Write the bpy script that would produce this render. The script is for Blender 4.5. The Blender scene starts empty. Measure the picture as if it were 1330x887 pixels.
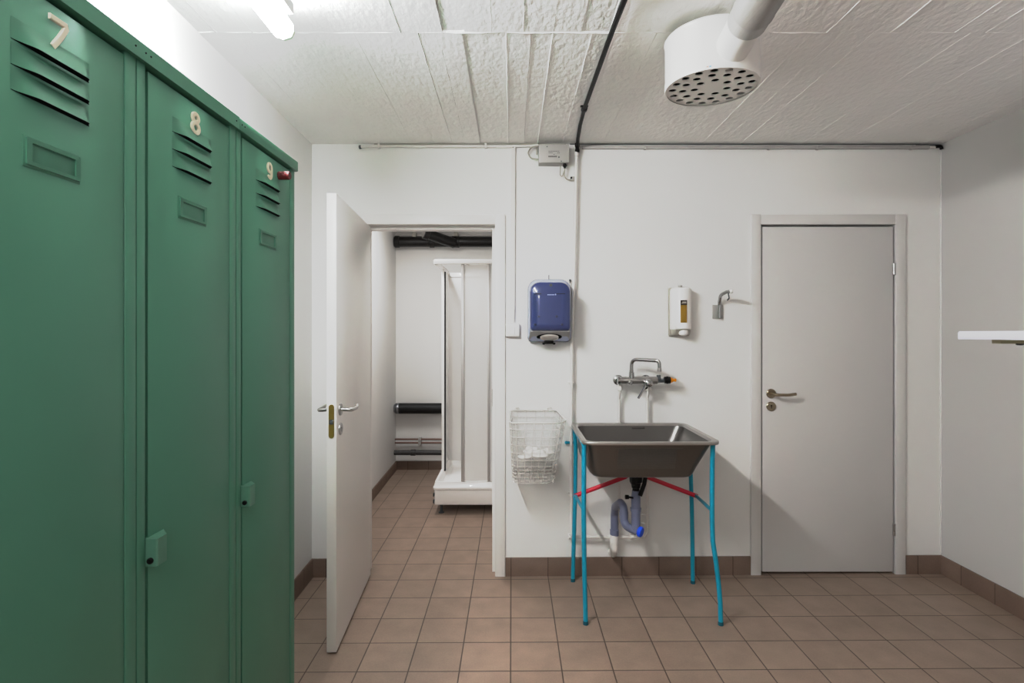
import bpy, bmesh, math, random
from mathutils import Vector, Matrix
random.seed(7)
PI = math.pi
sc = bpy.context.scene
COL = sc.collection
F, CX, HY, H, D = 718.0, 665.0, 432.0, 1.388, 3.159     # lens in pixels, vanishing point, eye height, wall distance
def P(px, py, Y): return Vector(((px-CX)*Y/F, Y, H-(py-HY)*Y/F))
def FZ(x): return 0.0057*x                                # the floor falls slightly towards the left
def WL(y): return -1.144+0.0157*(D-y)                     # left wall line
XR = 2.452; ZC = 2.466; YF = 5.63

# ------------------------------------------------------------------ materials
def s2l(c): return tuple(((v/255)/12.92 if v/255 <= .04045 else ((v/255+.055)/1.055)**2.4) for v in c)+(1,)
def mat(name, rgb, rough=.5, metal=0, noise=0, nscale=40, bump=0, bscale=60, coat=0, spec=.5, emit=None, es=0, trans=0, alpha=1, aniso=None, ior=1.45):
    m = bpy.data.materials.new(name); m.use_nodes = True
    nt = m.node_tree; b = nt.nodes['Principled BSDF']; c = s2l(rgb)
    b.inputs['Base Color'].default_value = c; b.inputs['Roughness'].default_value = rough
    b.inputs['Metallic'].default_value = metal; b.inputs['Coat Weight'].default_value = coat
    b.inputs['Specular IOR Level'].default_value = spec; b.inputs['Alpha'].default_value = alpha
    b.inputs['Transmission Weight'].default_value = trans; b.inputs['IOR'].default_value = ior
    if emit: b.inputs['Emission Color'].default_value = s2l(emit); b.inputs['Emission Strength'].default_value = es
    tc = nt.nodes.new('ShaderNodeTexCoord')
    vec = tc.outputs['Object']
    if aniso:
        mp = nt.nodes.new('ShaderNodeMapping'); mp.inputs['Scale'].default_value = aniso
        nt.links.new(vec, mp.inputs['Vector']); vec = mp.outputs['Vector']
    if noise:
        n = nt.nodes.new('ShaderNodeTexNoise'); n.inputs['Scale'].default_value = nscale; n.inputs['Detail'].default_value = 4
        r = nt.nodes.new('ShaderNodeMapRange'); r.inputs[3].default_value = 1-noise; r.inputs[4].default_value = 1+noise
        mx = nt.nodes.new('ShaderNodeVectorMath'); mx.operation = 'SCALE'; mx.inputs[0].default_value = c[:3]
        nt.links.new(vec, n.inputs['Vector']); nt.links.new(n.outputs['Fac'], r.inputs[0]); nt.links.new(r.outputs[0], mx.inputs['Scale'])
        nt.links.new(mx.outputs[0], b.inputs['Base Color'])
    if bump:
        n = nt.nodes.new('ShaderNodeTexNoise'); n.inputs['Scale'].default_value = bscale; n.inputs['Detail'].default_value = 5
        bp = nt.nodes.new('ShaderNodeBump'); bp.inputs['Strength'].default_value = bump; bp.inputs['Distance'].default_value = .01
        nt.links.new(vec, n.inputs['Vector']); nt.links.new(n.outputs['Fac'], bp.inputs['Height']); nt.links.new(bp.outputs[0], b.inputs['Normal'])
    return m
def tile_mat(name, c1, c2, cm, p, x0, y0, rough=.42):
    m = mat(name, c1, rough, spec=.35); nt = m.node_tree; b = nt.nodes['Principled BSDF']
    tc = nt.nodes.new('ShaderNodeTexCoord'); mp = nt.nodes.new('ShaderNodeMapping'); mp.inputs['Location'].default_value = (-x0+p*40, -y0+p*40, 0)
    br = nt.nodes.new('ShaderNodeTexBrick'); br.offset = 0; br.squash = 1
    for k, v in (('Scale', 1), ('Brick Width', p), ('Row Height', p), ('Mortar Size', .0028), ('Mortar Smooth', .3), ('Bias', 0)): br.inputs[k].default_value = v
    br.inputs['Color1'].default_value = s2l(c1); br.inputs['Color2'].default_value = s2l(c2); br.inputs['Mortar'].default_value = s2l(cm)
    nt.links.new(tc.outputs['Object'], mp.inputs[0]); nt.links.new(mp.outputs[0], br.inputs['Vector'])
    n = nt.nodes.new('ShaderNodeTexNoise'); n.inputs['Scale'].default_value = 9; n.inputs['Detail'].default_value = 6
    r = nt.nodes.new('ShaderNodeMapRange'); r.inputs[3].default_value = .78; r.inputs[4].default_value = 1.22
    n2 = nt.nodes.new('ShaderNodeTexNoise'); n2.inputs['Scale'].default_value = 160
    r2 = nt.nodes.new('ShaderNodeMapRange'); r2.inputs[3].default_value = .88; r2.inputs[4].default_value = 1.12
    nt.links.new(tc.outputs['Object'], n.inputs['Vector']); nt.links.new(tc.outputs['Object'], n2.inputs['Vector'])
    nt.links.new(n.outputs['Fac'], r.inputs[0]); nt.links.new(n2.outputs['Fac'], r2.inputs[0])
    mu = nt.nodes.new('ShaderNodeMath'); mu.operation = 'MULTIPLY'; nt.links.new(r.outputs[0], mu.inputs[0]); nt.links.new(r2.outputs[0], mu.inputs[1])
    sc_ = nt.nodes.new('ShaderNodeVectorMath'); sc_.operation = 'SCALE'
    nt.links.new(br.outputs['Color'], sc_.inputs[0]); nt.links.new(mu.outputs[0], sc_.inputs['Scale']); nt.links.new(sc_.outputs[0], b.inputs['Base Color'])
    iv = nt.nodes.new('ShaderNodeMath'); iv.operation = 'SUBTRACT'; iv.inputs[0].default_value = 1; nt.links.new(br.outputs['Fac'], iv.inputs[1])
    ad = nt.nodes.new('ShaderNodeMath'); ad.operation = 'MULTIPLY_ADD'; ad.inputs[1].default_value = .12
    nt.links.new(n2.outputs['Fac'], ad.inputs[0]); nt.links.new(iv.outputs[0], ad.inputs[2])
    bp = nt.nodes.new('ShaderNodeBump'); bp.inputs['Strength'].default_value = .5; bp.inputs['Distance'].default_value = .002
    nt.links.new(ad.outputs[0], bp.inputs['Height']); nt.links.new(bp.outputs[0], b.inputs['Normal'])
    return m
TP = .2106
M = dict(
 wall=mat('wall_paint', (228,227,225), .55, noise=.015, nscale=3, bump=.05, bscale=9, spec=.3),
 wall_shaded=mat('right_wall_shaded_paint', (200,198,196), .55, noise=.015, nscale=3, bump=.05, bscale=9, spec=.3),  # wall white made darker: the fall of light put into the colour
 door_shaded=mat('closed_door_shaded_paint', (207,205,203), .38, noise=.01, nscale=2, spec=.4),  # door white darkened to paint in the dimmer right side
 trim_shaded=mat('closed_frame_shaded_paint', (214,212,210), .35, noise=.01, nscale=5, spec=.4),  # frame white darkened to go with the door, shade in the colour
 ceil=mat('ceiling_paint', (241,240,238), .6, noise=.02, nscale=6, bump=.5, bscale=30, aniso=(1.4,.8,1), spec=.25),
 ceil2=mat('shower_ceiling_paint', (235,232,229), .6, bump=.15, bscale=20),
 floor=tile_mat('floor_tile', (147,128,114), (141,122,108), (80,63,52), TP, -.0056, 3.110),
 skirt=tile_mat('skirting_tile', (118,98,86), (111,91,79), (72,56,47), TP, -.0056, 3.005, .5),
 door=mat('door_paint', (237,235,232), .38, noise=.01, nscale=2, spec=.4),
 trim=mat('frame_paint', (228,226,224), .35, noise=.01, nscale=5, spec=.4),
 gap=mat('dark_gap', (40,36,30), .8),
 green=mat('green_enamel', (78,131,109), .44, noise=.05, nscale=4, bump=.015, bscale=30, spec=.42),
 green_dark=mat('dark_green_shade_and_rivets', (8,20,18), .8),  # near black green: painted shade in the door gaps, also rivets
 chip=mat('chipped_green_enamel', (88,134,114), .4, noise=.15, nscale=60),
 bone=mat('bone_plastic', (226,216,200), .5, noise=.04, nscale=50),
 black=mat('black_plastic', (12,11,11), .45, spec=.25),
 hollow_shade=mat('hollow_shade_black', (5,5,5), .9, spec=.1),  # near black that paints the shade inside slots and holes
 red=mat('red_rubber', (96,28,28), .5, noise=.1, nscale=80),
 red2=mat('red_enamel', (196,28,56), .4, noise=.08, nscale=20),
 teal=mat('turquoise_enamel', (16,150,176), .35, noise=.04, nscale=20),
 tealfoot=mat('dark_turquoise_rubber', (10,80,95), .6),
 steel=mat('brushed_steel', (118,115,112), .36, 1, noise=.06, nscale=30, aniso=(1,14,14)),
 steel_lit=mat('highlit_steel_rim', (196,193,190), .3, 1, noise=.04, nscale=30),  # lighter steel, the rim's highlight put into the colour
 chrome=mat('chrome', (190,190,190), .12, 1),
 satin=mat('satin_chrome', (188,186,184), .28, 1),
 galv=mat('galvanised_steel', (182,180,177), .42, .55, noise=.12, nscale=25, aniso=(12,1,12)),
 brass=mat('worn_brass', (150,128,62), .4, .6, noise=.1, nscale=60),
 nickel=mat('worn_nickel', (158,144,122), .3, .95, noise=.06, nscale=60),
 white=mat('white_plastic', (228,226,223), .35, noise=.01, nscale=10),
 white2=mat('white_enamel', (240,238,235), .3, noise=.01, nscale=10),
 pipe=mat('painted_pipe', (222,219,215), .4, noise=.02, nscale=30),
 grey=mat('grey_plastic', (176,173,170), .45, noise=.02, nscale=20),
 dgrey=mat('dark_grey_plastic', (74,78,80), .4, noise=.05, nscale=20),
 ink=mat('grey_ink', (110,106,103), .7),
 bluep=mat('grey_blue_pvc', (112,117,142), .36, noise=.04, nscale=25),
 cap=mat('bright_blue_plastic', (18,82,226), .35, noise=.03, nscale=30),
 navy=mat('dark_navy_plastic', (34,38,70), .3),
 orange=mat('orange_plastic', (240,160,16), .4, noise=.04, nscale=60),
 bluec=mat('translucent_blue_cover', (58,68,112), .14, noise=.08, nscale=12, coat=.5),
 bluee=mat('pale_blue_plastic_edge', (172,182,212), .2, noise=.02, nscale=12),
 disp=mat('pale_grey_plastic', (150,150,152), .4, noise=.02, nscale=30),
 paper=mat('soft_white_paper', (235,233,230), .9, bump=.3, bscale=40),
 gold=mat('amber_liquid', (150,118,40), .2, noise=.12, nscale=60, coat=.3),
 label=mat('dark_label', (52,42,34), .4),
 tan=mat('grey_spout_plastic', (172,168,158), .4, noise=.02, nscale=30),
 wire=mat('white_coated_wire', (204,201,197), .4, noise=.05, nscale=60),
 liner=mat('thin_plastic_film', (238,238,238), .28, bump=.25, bscale=30, alpha=.2),
 lilac=mat('lilac_white_laminate', (222,220,236), .4, noise=.01, nscale=10),
 olive=mat('olive_steel', (176,172,140), .5, 0, noise=.05, nscale=30),
 iron=mat('black_painted_iron', (22,20,19), .3, noise=.2, nscale=25),
 lag=mat('black_pipe_insulation', (10,10,12), .55, noise=.2, nscale=25),
 foil=mat('crumpled_foil', (150,152,156), .3, .9, bump=.6, bscale=60),
 copper=mat('tarnished_copper', (120,92,82), .4, .5, noise=.1, nscale=30),
 dpipe=mat('dark_grey_pipe', (62,60,60), .5, noise=.15, nscale=25),
 cabin=mat('white_acrylic', (232,230,228), .25, noise=.01, nscale=6, coat=.3),
 frost=mat('frosted_panel', (236,235,234), .5, alpha=.62),
 alu=mat('pale_aluminium', (196,194,193), .4, .4, noise=.02, nscale=20),
 tube=mat('lit_diffuser', (255,255,255), .4, emit=(248,249,252), es=305),
 clear=mat('greenish_clear_plastic', (196,200,184), .2, noise=.15, nscale=90),
 blue_s=mat('blue_sticker', (70,140,210), .4), pink_s=mat('pink_sticker', (220,150,130), .4),
)

# ------------------------------------------------------------------ mesh helpers
NB = bmesh.new
def quad(bm, *ps): return bm.faces.new([bm.verts.new(p) for p in ps])
def box(bm, x0, x1, y0, y1, z0, z1, bev=0, seg=2):
    v = [bm.verts.new((x, y, z)) for x in (x0, x1) for y in (y0, y1) for z in (z0, z1)]
    fs = [bm.faces.new([v[i] for i in q]) for q in ((0,1,3,2),(4,6,7,5),(0,4,5,1),(2,3,7,6),(0,2,6,4),(1,5,7,3))]
    if bev:
        es = list({e for f in fs for e in f.edges})
        bmesh.ops.bevel(bm, geom=es, offset=bev, segments=seg, affect='EDGES', profile=.5)
    return v
def loft(bm, rings, cap0=True, cap1=True, closed=True, mi=0):
    vr = [[bm.verts.new(p) for p in r] for r in rings]
    n = len(vr[0])
    for a, b in zip(vr, vr[1:]):
        for i in range(n if closed else n-1):
            j = (i+1) % n
            f = bm.faces.new((a[i], a[j], b[j], b[i])); f.material_index = mi
    if cap0: f = bm.faces.new(vr[0][::-1]); f.material_index = mi
    if cap1: f = bm.faces.new(vr[-1]); f.material_index = mi
    return vr
def fillet(pts, rad, seg=6):
    pts = [Vector(p) for p in pts]; out = [pts[0]]
    for i in range(1, len(pts)-1):
        r = rad[i-1] if isinstance(rad, (list, tuple)) else rad
        a, b, c = pts[i-1], pts[i], pts[i+1]
        d1, d2 = (a-b), (c-b); l1, l2 = d1.length, d2.length; d1.normalize(); d2.normalize()
        ang = d1.angle(d2)
        if r <= 0 or ang > PI-.02: out.append(b); continue
        t = min(r/math.tan(ang/2), l1*.49, l2*.49)
        p0, p1 = b+d1*t, b+d2*t
        for k in range(seg+1):
            u = k/seg; out.append((1-u)**2*p0+2*u*(1-u)*b+u*u*p1)
    out.append(pts[-1]); return out
def tube(bm, pts, r, n=12, cap=True, mi=0):
    pts = [Vector(p) for p in pts]; N = len(pts)
    rs = r if isinstance(r, (list, tuple)) else [r]*N
    tg = [(pts[min(i+1, N-1)]-pts[max(i-1, 0)]).normalized() for i in range(N)]
    up = Vector((0, 0, 1)) if abs(tg[0].z) < .9 else Vector((0, 1, 0))
    u = (up-tg[0]*up.dot(tg[0])).normalized(); rings = []
    for i in range(N):
        u = (u-tg[i]*u.dot(tg[i])).normalized(); w = tg[i].cross(u)
        rings.append([pts[i]+(u*math.cos(2*PI*k/n)+w*math.sin(2*PI*k/n))*rs[i] for k in range(n)])
    loft(bm, rings, cap, cap, mi=mi)
def turn(bm, p0, axis, prof, n=24, cap=True, mi=0):
    """solid of revolution: prof is a list of (distance along axis, radius)"""
    ax = Vector(axis).normalized(); p0 = Vector(p0)
    up = Vector((0, 0, 1)) if abs(ax.z) < .9 else Vector((0, 1, 0))
    u = (up-ax*up.dot(ax)).normalized(); w = ax.cross(u)
    loft(bm, [[p0+ax*t+(u*math.cos(2*PI*k/n)+w*math.sin(2*PI*k/n))*max(r, 1e-4) for k in range(n)] for t, r in prof], cap, cap, mi=mi)
def ball(bm, c, r, sx=1, sy=1, sz=1, n=14):
    r_ = bmesh.ops.create_uvsphere(bm, u_segments=n, v_segments=n//2+2, radius=r)
    bmesh.ops.scale(bm, vec=(sx, sy, sz), verts=r_['verts']); bmesh.ops.translate(bm, vec=c, verts=r_['verts'])
def rrect(x0, x1, y0, y1, r, n=5):
    """rounded rectangle in 2D; r is one radius or four (x0y0, x1y0, x1y1, x0y1)"""
    R = r if isinstance(r, (list, tuple)) else [r]*4; out = []
    for (cx, cy, a, q) in ((x0+R[0], y0+R[0], PI, R[0]), (x1-R[1], y0+R[1], 1.5*PI, R[1]), (x1-R[2], y1-R[2], 0, R[2]), (x0+R[3], y1-R[3], .5*PI, R[3])):
        for k in range(n+1):
            t = a+.5*PI*k/n; out.append((cx+q*math.cos(t), cy+q*math.sin(t)))
    return out
def plate(outlines, depth):
    """flat plate with holes in the XY plane (a filled curve turned into a bmesh)"""
    cu = bpy.data.curves.new('plate', 'CURVE'); cu.dimensions = '2D'; cu.fill_mode = 'BOTH'; cu.extrude = depth/2
    for o in outlines:
        s = cu.splines.new('POLY'); s.points.add(len(o)-1); s.use_cyclic_u = True
        for p, q in zip(s.points, o): p.co = (q[0], q[1], 0, 1)
    ob = bpy.data.objects.new('plate', cu); COL.objects.link(ob)
    dg = bpy.context.evaluated_depsgraph_get(); me = bpy.data.meshes.new_from_object(ob.evaluated_get(dg))
    bm = NB(); bm.from_mesh(me); bpy.data.objects.remove(ob); bpy.data.curves.remove(cu); bpy.data.meshes.remove(me)
    return bm
def add(bm, other, mx=None):
    me = bpy.data.meshes.new('t'); other.to_mesh(me)
    if mx: me.transform(mx)
    bm.from_mesh(me); bpy.data.meshes.remove(me); other.free()
def ell(cx, cy, rx, ry, n=20, a0=0): return [(cx+rx*math.cos(a0+2*PI*k/n), cy+ry*math.sin(a0+2*PI*k/n)) for k in range(n)]

# ------------------------------------------------------------------ object helpers
ORG = {}
def setp(o, label=None, cat=None, group=None, kind=None):
    for k, v in (('label', label), ('category', cat), ('group', group), ('kind', kind)):
        if v: o[k] = v
def obj(name, bm, mats, parent=None, label=None, mx=None, org=None, angle=35):
    me = bpy.data.meshes.new(name)
    if mx is not None: bmesh.ops.transform(bm, matrix=mx, verts=bm.verts)
    bmesh.ops.recalc_face_normals(bm, faces=bm.faces)
    bm.to_mesh(me); bm.free()
    for m in (mats if isinstance(mats, (list, tuple)) else [mats]): me.materials.append(M[m])
    me.polygons.foreach_set('use_smooth', [True]*len(me.polygons)); me.set_sharp_from_angle(angle=math.radians(angle))
    o = bpy.data.objects.new(name, me); COL.objects.link(o)
    if parent is not None:
        og = ORG[parent.name]; o.parent = parent
    else:
        og = Vector(org) if org is not None else Vector((0, 0, 0)); o.location = og
    me.transform(Matrix.Translation(-og)); ORG[o.name] = og
    if label: o['label'] = label
    return o
def single(name, bm, mats, label, cat, group=None, kind=None, mx=None, angle=35):
    if mx is not None: bmesh.ops.transform(bm, matrix=mx, verts=bm.verts)
    xs = [v.co for v in bm.verts]
    og = Vector(((min(v.x for v in xs)+max(v.x for v in xs))/2, (min(v.y for v in xs)+max(v.y for v in xs))/2, min(v.z for v in xs)))
    o = obj(name, bm, mats, org=og, angle=angle); setp(o, label, cat, group, kind); return o
def thing(name, label, cat, loc, group=None, kind=None):
    o = bpy.data.objects.new(name, None); COL.objects.link(o); o.location = loc; o.empty_display_size = .05
    ORG[o.name] = Vector(loc); setp(o, label, cat, group, kind); return o
def struct(name, bm, mats, label, cat, angle=35):
    o = obj(name, bm, mats, angle=angle); setp(o, label, cat, None, 'structure'); return o

# ------------------------------------------------------------------ the room
YB = -1.7
bm = NB(); quad(bm, (-1.4, YB-.1, FZ(-1.4)), (2.6, YB-.1, FZ(2.6)), (2.6, 5.8, FZ(2.6)), (-1.4, 5.8, FZ(-1.4)))
struct('floor', bm, 'floor', 'brown square ceramic tile floor running through both rooms', 'floor')
# ceiling: shuttering boards cast into the concrete, each at its own height, with fins at some joints
bm = NB()
far_x = [-1.2,-1.02,-.879,-.79,-.699,-.57,-.445,-.339,-.266,-.18,-.093,-.02,.067,.147,.287,.372,.43,.52,.62,.75,.86,.97,1.08,1.19,1.30,1.42,1.53,1.65,1.77,1.88,1.99,2.10,2.22,2.34,2.5]
near_x = [-1.2,-1.06,-.93,-.79,-.66,-.53,-.40,-.335,-.25,-.17,-.073,.04,.148,.248,.35,.46,.57,.68,.79,.90,1.02,1.13,1.25,1.36,1.47,1.59,1.70,1.82,1.93,2.05,2.16,2.28,2.5]
fins = {('f',-.339):.006,('f',-.266):.004,('f',.147):.007,('f',.287):.007,('f',-.02):.005,('f',.52):.005,('f',1.08):.004,('f',1.30):.004,('n',-1.06):.005,('n',-.93):.006,('n',-.40):.006,('n',-.073):.005,('n',.04):.004,('n',1.13):.005,('n',1.36):.005,('n',1.70):.005,('n',1.93):.005}
steps = {('f',-.18):.0035,('f',-.093):.004,('f',-.445):.004,('f',.067):.003,('n',-.25):.007,('n',.248):.004}
def boards(xs, ya, yb, key):
    lev = 0
    for i in range(len(xs)-1):
        z = ZC+random.uniform(-.0012, .0012)+lev
        if (key, xs[i]) in steps: z += steps[(key, xs[i])]*.6; 
        quad(bm, (xs[i], ya, z), (xs[i], yb, z), (xs[i+1], yb, z), (xs[i+1], ya, z))
        quad(bm, (xs[i], ya, z-.0001), (xs[i], yb, z-.0001), (xs[i], yb, ZC+.02), (xs[i], ya, ZC+.02))
        hgt = fins.get((key, xs[i]), .0008 if random.random() < .35 else 0)
        if hgt and i:
            n = int((yb-ya)/.07)+1; w = .0022
            rs = []
            for k in range(n+1):
                y = ya+(yb-ya)*k/n; h = hgt*.75*random.uniform(.1, 1.); xo = xs[i]+random.uniform(-.0012, .0012)
                rs.append([(xo-w, y, ZC+.004), (xo, y, ZC-h), (xo+w, y, ZC+.004)])
            loft(bm, rs, True, True)
boards(far_x, 1.985, D+.06, 'f'); boards(near_x, YB-.1, 1.985, 'n')
rs = []
for k in range(90):
    x = -1.2+3.7*k/89; h = random.uniform(.0, .0045)*(1 if x < 1.1 else .35); yo = 1.985+random.uniform(-.003, .003)
    rs.append([(x, yo-.006, ZC+.005), (x, yo, ZC-h), (x, yo+.004, ZC+.005)])
loft(bm, rs, True, True)
quad(bm, (-1.3, YB-.2, ZC+.03), (2.6, YB-.2, ZC+.03), (2.6, D+.06, ZC+.03), (-1.3, D+.06, ZC+.03))
struct('ceiling', bm, 'ceil', 'white painted board-marked concrete ceiling', 'ceiling', 20)
bm = NB(); quad(bm, (-1.4, D+.06, ZC), (1.2, D+.06, ZC), (1.2, 5.8, ZC), (-1.4, 5.8, ZC))
struct('ceiling_shower', bm, 'ceil2', 'white ceiling of the shower room behind the open door', 'ceiling')
def hexa(bm, a, b, z0, z1, t):   # wall slab from a to b (plan), thickness vector t
    a, b, t = Vector((*a, 0)), Vector((*b, 0)), Vector((*t, 0)); q = [a, b, b+t, a+t]
    loft(bm, [[p+Vector((0, 0, z0)) for p in q], [p+Vector((0, 0, z1)) for p in q]])
bm = NB(); hexa(bm, (WL(YB-.2), YB-.2), (WL(5.8), 5.8), -.06, ZC+.08, (-.1, 0)); struct('wall_left', bm, 'wall', 'white painted wall behind the green lockers', 'wall')
bm = NB(); hexa(bm, (XR, YB-.2), (XR, D+.2), -.06, ZC+.08, (.1, 0)); struct('wall_right', bm, 'wall_shaded', 'white painted wall on the right with the white shelf', 'wall')
bm = NB(); hexa(bm, (-1.4, YB), (2.6, YB), -.06, ZC+.08, (0, -.1)); struct('wall_front', bm, 'wall', 'white painted wall behind the viewpoint', 'wall')
O1 = (-.866, -.083); O2 = (1.402, 2.199); OZ = 2.018; WT = .12
bm = NB()
xs = [-1.3, O1[0], O1[1], O2[0], O2[1], 2.55]; zs = [-.06, OZ, ZC+.08]
for yy in (D, D+WT):
    g = [[bm.verts.new((x, yy, z)) for z in zs] for x in xs]
    for i in range(5):
        for k in range(2):
            if k == 0 and i in (1, 3): continue
            bm.faces.new((g[i][k], g[i+1][k], g[i+1][k+1], g[i][k+1]))
for (a, b) in (O1, O2):
    quad(bm, (a, D, -.06), (a, D+WT, -.06), (a, D+WT, OZ), (a, D, OZ)); quad(bm, (b, D, -.06), (b, D+WT, -.06), (b, D+WT, OZ), (b, D, OZ))
    quad(bm, (a, D, OZ), (b, D, OZ), (b, D+WT, OZ), (a, D+WT, OZ))
bmesh.ops.remove_doubles(bm, verts=bm.verts, dist=.0005)
struct('wall_back', bm, 'wall', 'white painted wall with the two doors and the sink', 'wall')
bm = NB(); quad(bm, (-1.3, YF, -.06), (1.2, YF, -.06), (1.2, YF, ZC+.05), (-1.3, YF, ZC+.05)); struct('wall_far', bm, 'wall', 'white wall with pipes at the far end of the shower room', 'wall')
bm = NB(); quad(bm, (.95, D+WT, -.06), (.95, 5.7, -.06), (.95, 5.7, ZC+.05), (.95, D+WT, ZC+.05)); struct('wall_shower', bm, 'wall', 'right wall of the shower room', 'wall')
bm = NB(); quad(bm, (1.2, D+.6, -.06), (2.5, D+.6, -.06), (2.5, D+.6, 2.3), (1.2, D+.6, 2.3)); struct('wall_closet', bm, 'wall', 'wall in the dark behind the closed door', 'wall')

def skirt(name, a, b, t, label, top=.104):
    bm = NB(); a, b, t = Vector((*a, 0)), Vector((*b, 0)), Vector((*t, 0))
    q = [a, b, b+t, a+t]; ins = t*.25
    q2 = [a, b, b+t-ins, a+t-ins]
    loft(bm, [[p+Vector((0, 0, FZ(p.x)-.01)) for p in q], [p+Vector((0, 0, FZ(p.x)+top-.004)) for p in q], [p+Vector((0, 0, FZ(p.x)+top)) for p in q2]])
    struct(name, bm, 'skirt', label, 'baseboard')
skirt('baseboard_left', (WL(-1.6), -1.6), (WL(D), D), (.011, 0), 'brown tile skirting along the left wall beside the lockers')
skirt('baseboard_corner', (WL(D)+.011, D), (-.915, D), (0, -.011), 'brown tile skirting behind the open door')
skirt('baseboard_back', (-.0368, D), (1.362, D), (0, -.011), 'brown tile skirting under the sink')
skirt('baseboard_right', (XR, -1.6), (XR, D), (-.011, 0), 'brown tile skirting along the right wall')
skirt('baseboard_end', (2.245, D), (XR-.011, D), (0, -.011), 'short brown tile skirting right of the closed door')
skirt('baseboard_shower', (WL(D+WT), D+WT), (WL(YF), YF), (.011, 0), 'brown tile skirting on the left of the shower room', .088)
skirt('baseboard_far', (WL(YF)+.011, YF), (.94, YF), (0, -.011), 'brown tile skirting at the far end of the shower room', .088)
bm = NB(); box(bm, XR-.006, XR+.001, D-.006, D+.001, .13, ZC-.01, .002)
struct('trim_3', bm, 'wall', 'painted bead in the right hand corner', 'trim')

# door frames
def frame(name, xl, xr, label, mt='trim'):
    bm = NB(); aw = .0585; yf = 3.144
    zt = 2.0035
    box(bm, xl-aw, xl, yf, D+.001, FZ(xl)-.005, zt+aw, .004); box(bm, xr, xr+aw, yf, D+.001, FZ(xr)-.005, zt+aw, .004)
    box(bm, xl-.001, xr+.001, yf+.001, D+.001, zt, zt+aw-.001, .004)
    box(bm, xl-.018, xl-.001, D-.004, D+WT, FZ(xl)-.005, zt+.014); box(bm, xr+.001, xr+.018, D-.004, D+WT, FZ(xr)-.005, zt+.014)
    box(bm, xl-.001, xr+.001, D-.004, D+WT, zt+.001, zt+.014)
    box(bm, xl, xl+.018, 3.21, D+WT, FZ(xl)-.005, zt); box(bm, xr-.018, xr, 3.21, D+WT, FZ(xr)-.005, zt)
    box(bm, xl+.018, xr-.018, 3.21, D+WT, zt-.016, zt)
    return struct(name, bm, mt, label, 'door frame')
f1 = frame('trim_1', -.849, -.0968, 'white wooden frame around the open doorway')
f2 = frame('trim_2', 1.4185, 2.1825, 'white wooden frame around the closed door', 'trim_shaded')
bm = NB(); box(bm, -.1155, -.114, 3.209, 3.218, .96, 1.06); obj('strike_plate', bm, 'dgrey', f1)
def hinge(par, x, z0, z1, y=3.150):
    bm = NB(); zm = z0+(z1-z0)*.36
    turn(bm, (x, y, z0), (0, 0, 1), [(0, .004), (.002, .0075), (zm-z0-.001, .0075)], 12); turn(bm, (x, y, zm+.001), (0, 0, 1), [(0, .0075), (z1-zm-.003, .0075), (z1-zm, .004)], 12)
    box(bm, x-.002, x+.012, y, y+.006, z0+.002, z1-.002)
    obj('hinge', bm, 'satin', par)
def lever(par, mx, mname, z_rose, z_key, s):
    """lever handle and key rose on the local face b=0 looking towards -b; a runs along the door"""
    bm = NB(); turn(bm, (0, 0, z_rose), (0, -1, 0), [(0, .0265), (.006, .0265), (.008, .024)], 28)
    r = obj('handle_rose', bm, mname, par, mx=mx)
    bm = NB(); tube(bm, fillet([(0, -.004, z_rose), (0, -.052, z_rose-.003), (s*.075, -.056, z_rose-.003), (s*.118, -.05, z_rose+.002)], [.02, .06], 6), .008, 12)
    obj('lever_handle', bm, mname, par, mx=mx)
    bm = NB(); turn(bm, (0, 0, z_key), (0, -1, 0), [(0, .0265), (.006, .0265), (.008, .024)], 28)
    k = obj('key_rose', bm, mname, par, mx=mx)
    bm = NB(); turn(bm, (0, -.0075, z_key+.004), (0, -1, 0), [(0, .0042), (.0012, .0042)], 12); box(bm, -.002, .002, -.0087, -.0075, z_key-.012, z_key+.003)
    obj('keyhole', bm, 'hollow_shade', k, mx=mx)
# open door (door_1): a along the leaf from the hinge, b through its thickness towards the left
e = Vector((.049, -.77, 0)).normalized(); nb = Vector((e.y, -e.x, 0)); hx = Vector((-.808, 3.16, 0))
MD = Matrix(((e.x, nb.x, 0, hx.x), (e.y, nb.y, 0, hx.y), (0, 0, 1, 0), (0, 0, 0, 1)))
bm = NB(); box(bm, 0, .772, 0, .042, .006, 1.9915, .002)
d1 = obj('door_1', bm, 'door', mx=MD, org=(-.829, 3.15, 0)); setp(d1, 'plain white door standing open beside the green lockers', 'door', None, 'structure')
lever(d1, MD @ Matrix.Translation((.712, 0, 0)), 'satin', 1.048, .962, -1)
lever(d1, MD @ Matrix.Translation((.712, .042, 0)) @ Matrix.Diagonal((1, -1, 1, 1)), 'satin', 1.048, .962, -1)
bm = NB(); o2 = rrect(.0095, .0325, .932, 1.077, .0112, 6); loft(bm, [[(.7715, p, q) for p, q in o2], [(.7745, p, q) for p, q in o2]])
lk = obj('lock_plate', bm, 'brass', d1, mx=MD)
bm = NB(); box(bm, .774, .7775, .0125, .0295, .992, 1.012, .001); obj('latch', bm, 'dgrey', lk, mx=MD)
# closed door (door_2)
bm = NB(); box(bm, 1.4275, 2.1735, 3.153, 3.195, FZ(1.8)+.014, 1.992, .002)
d2 = obj('door_2', bm, 'door_shaded', org=(1.8, 3.17, .01)); setp(d2, 'plain white closed door right of the sink', 'door', None, 'structure')
lever(d2, Matrix.Translation((P(1001.2, 0, 3.153).x, 3.153, 0)), 'nickel', P(0, 511, 3.153).z, P(0, 527.6, 3.153).z, 1)
hinge(d2, 2.177, P(0, 357, 3.15).z, P(0, 341.7, 3.15).z); hinge(d2, 2.177, P(0, 695.6, 3.15).z, P(0, 680, 3.15).z)

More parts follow.
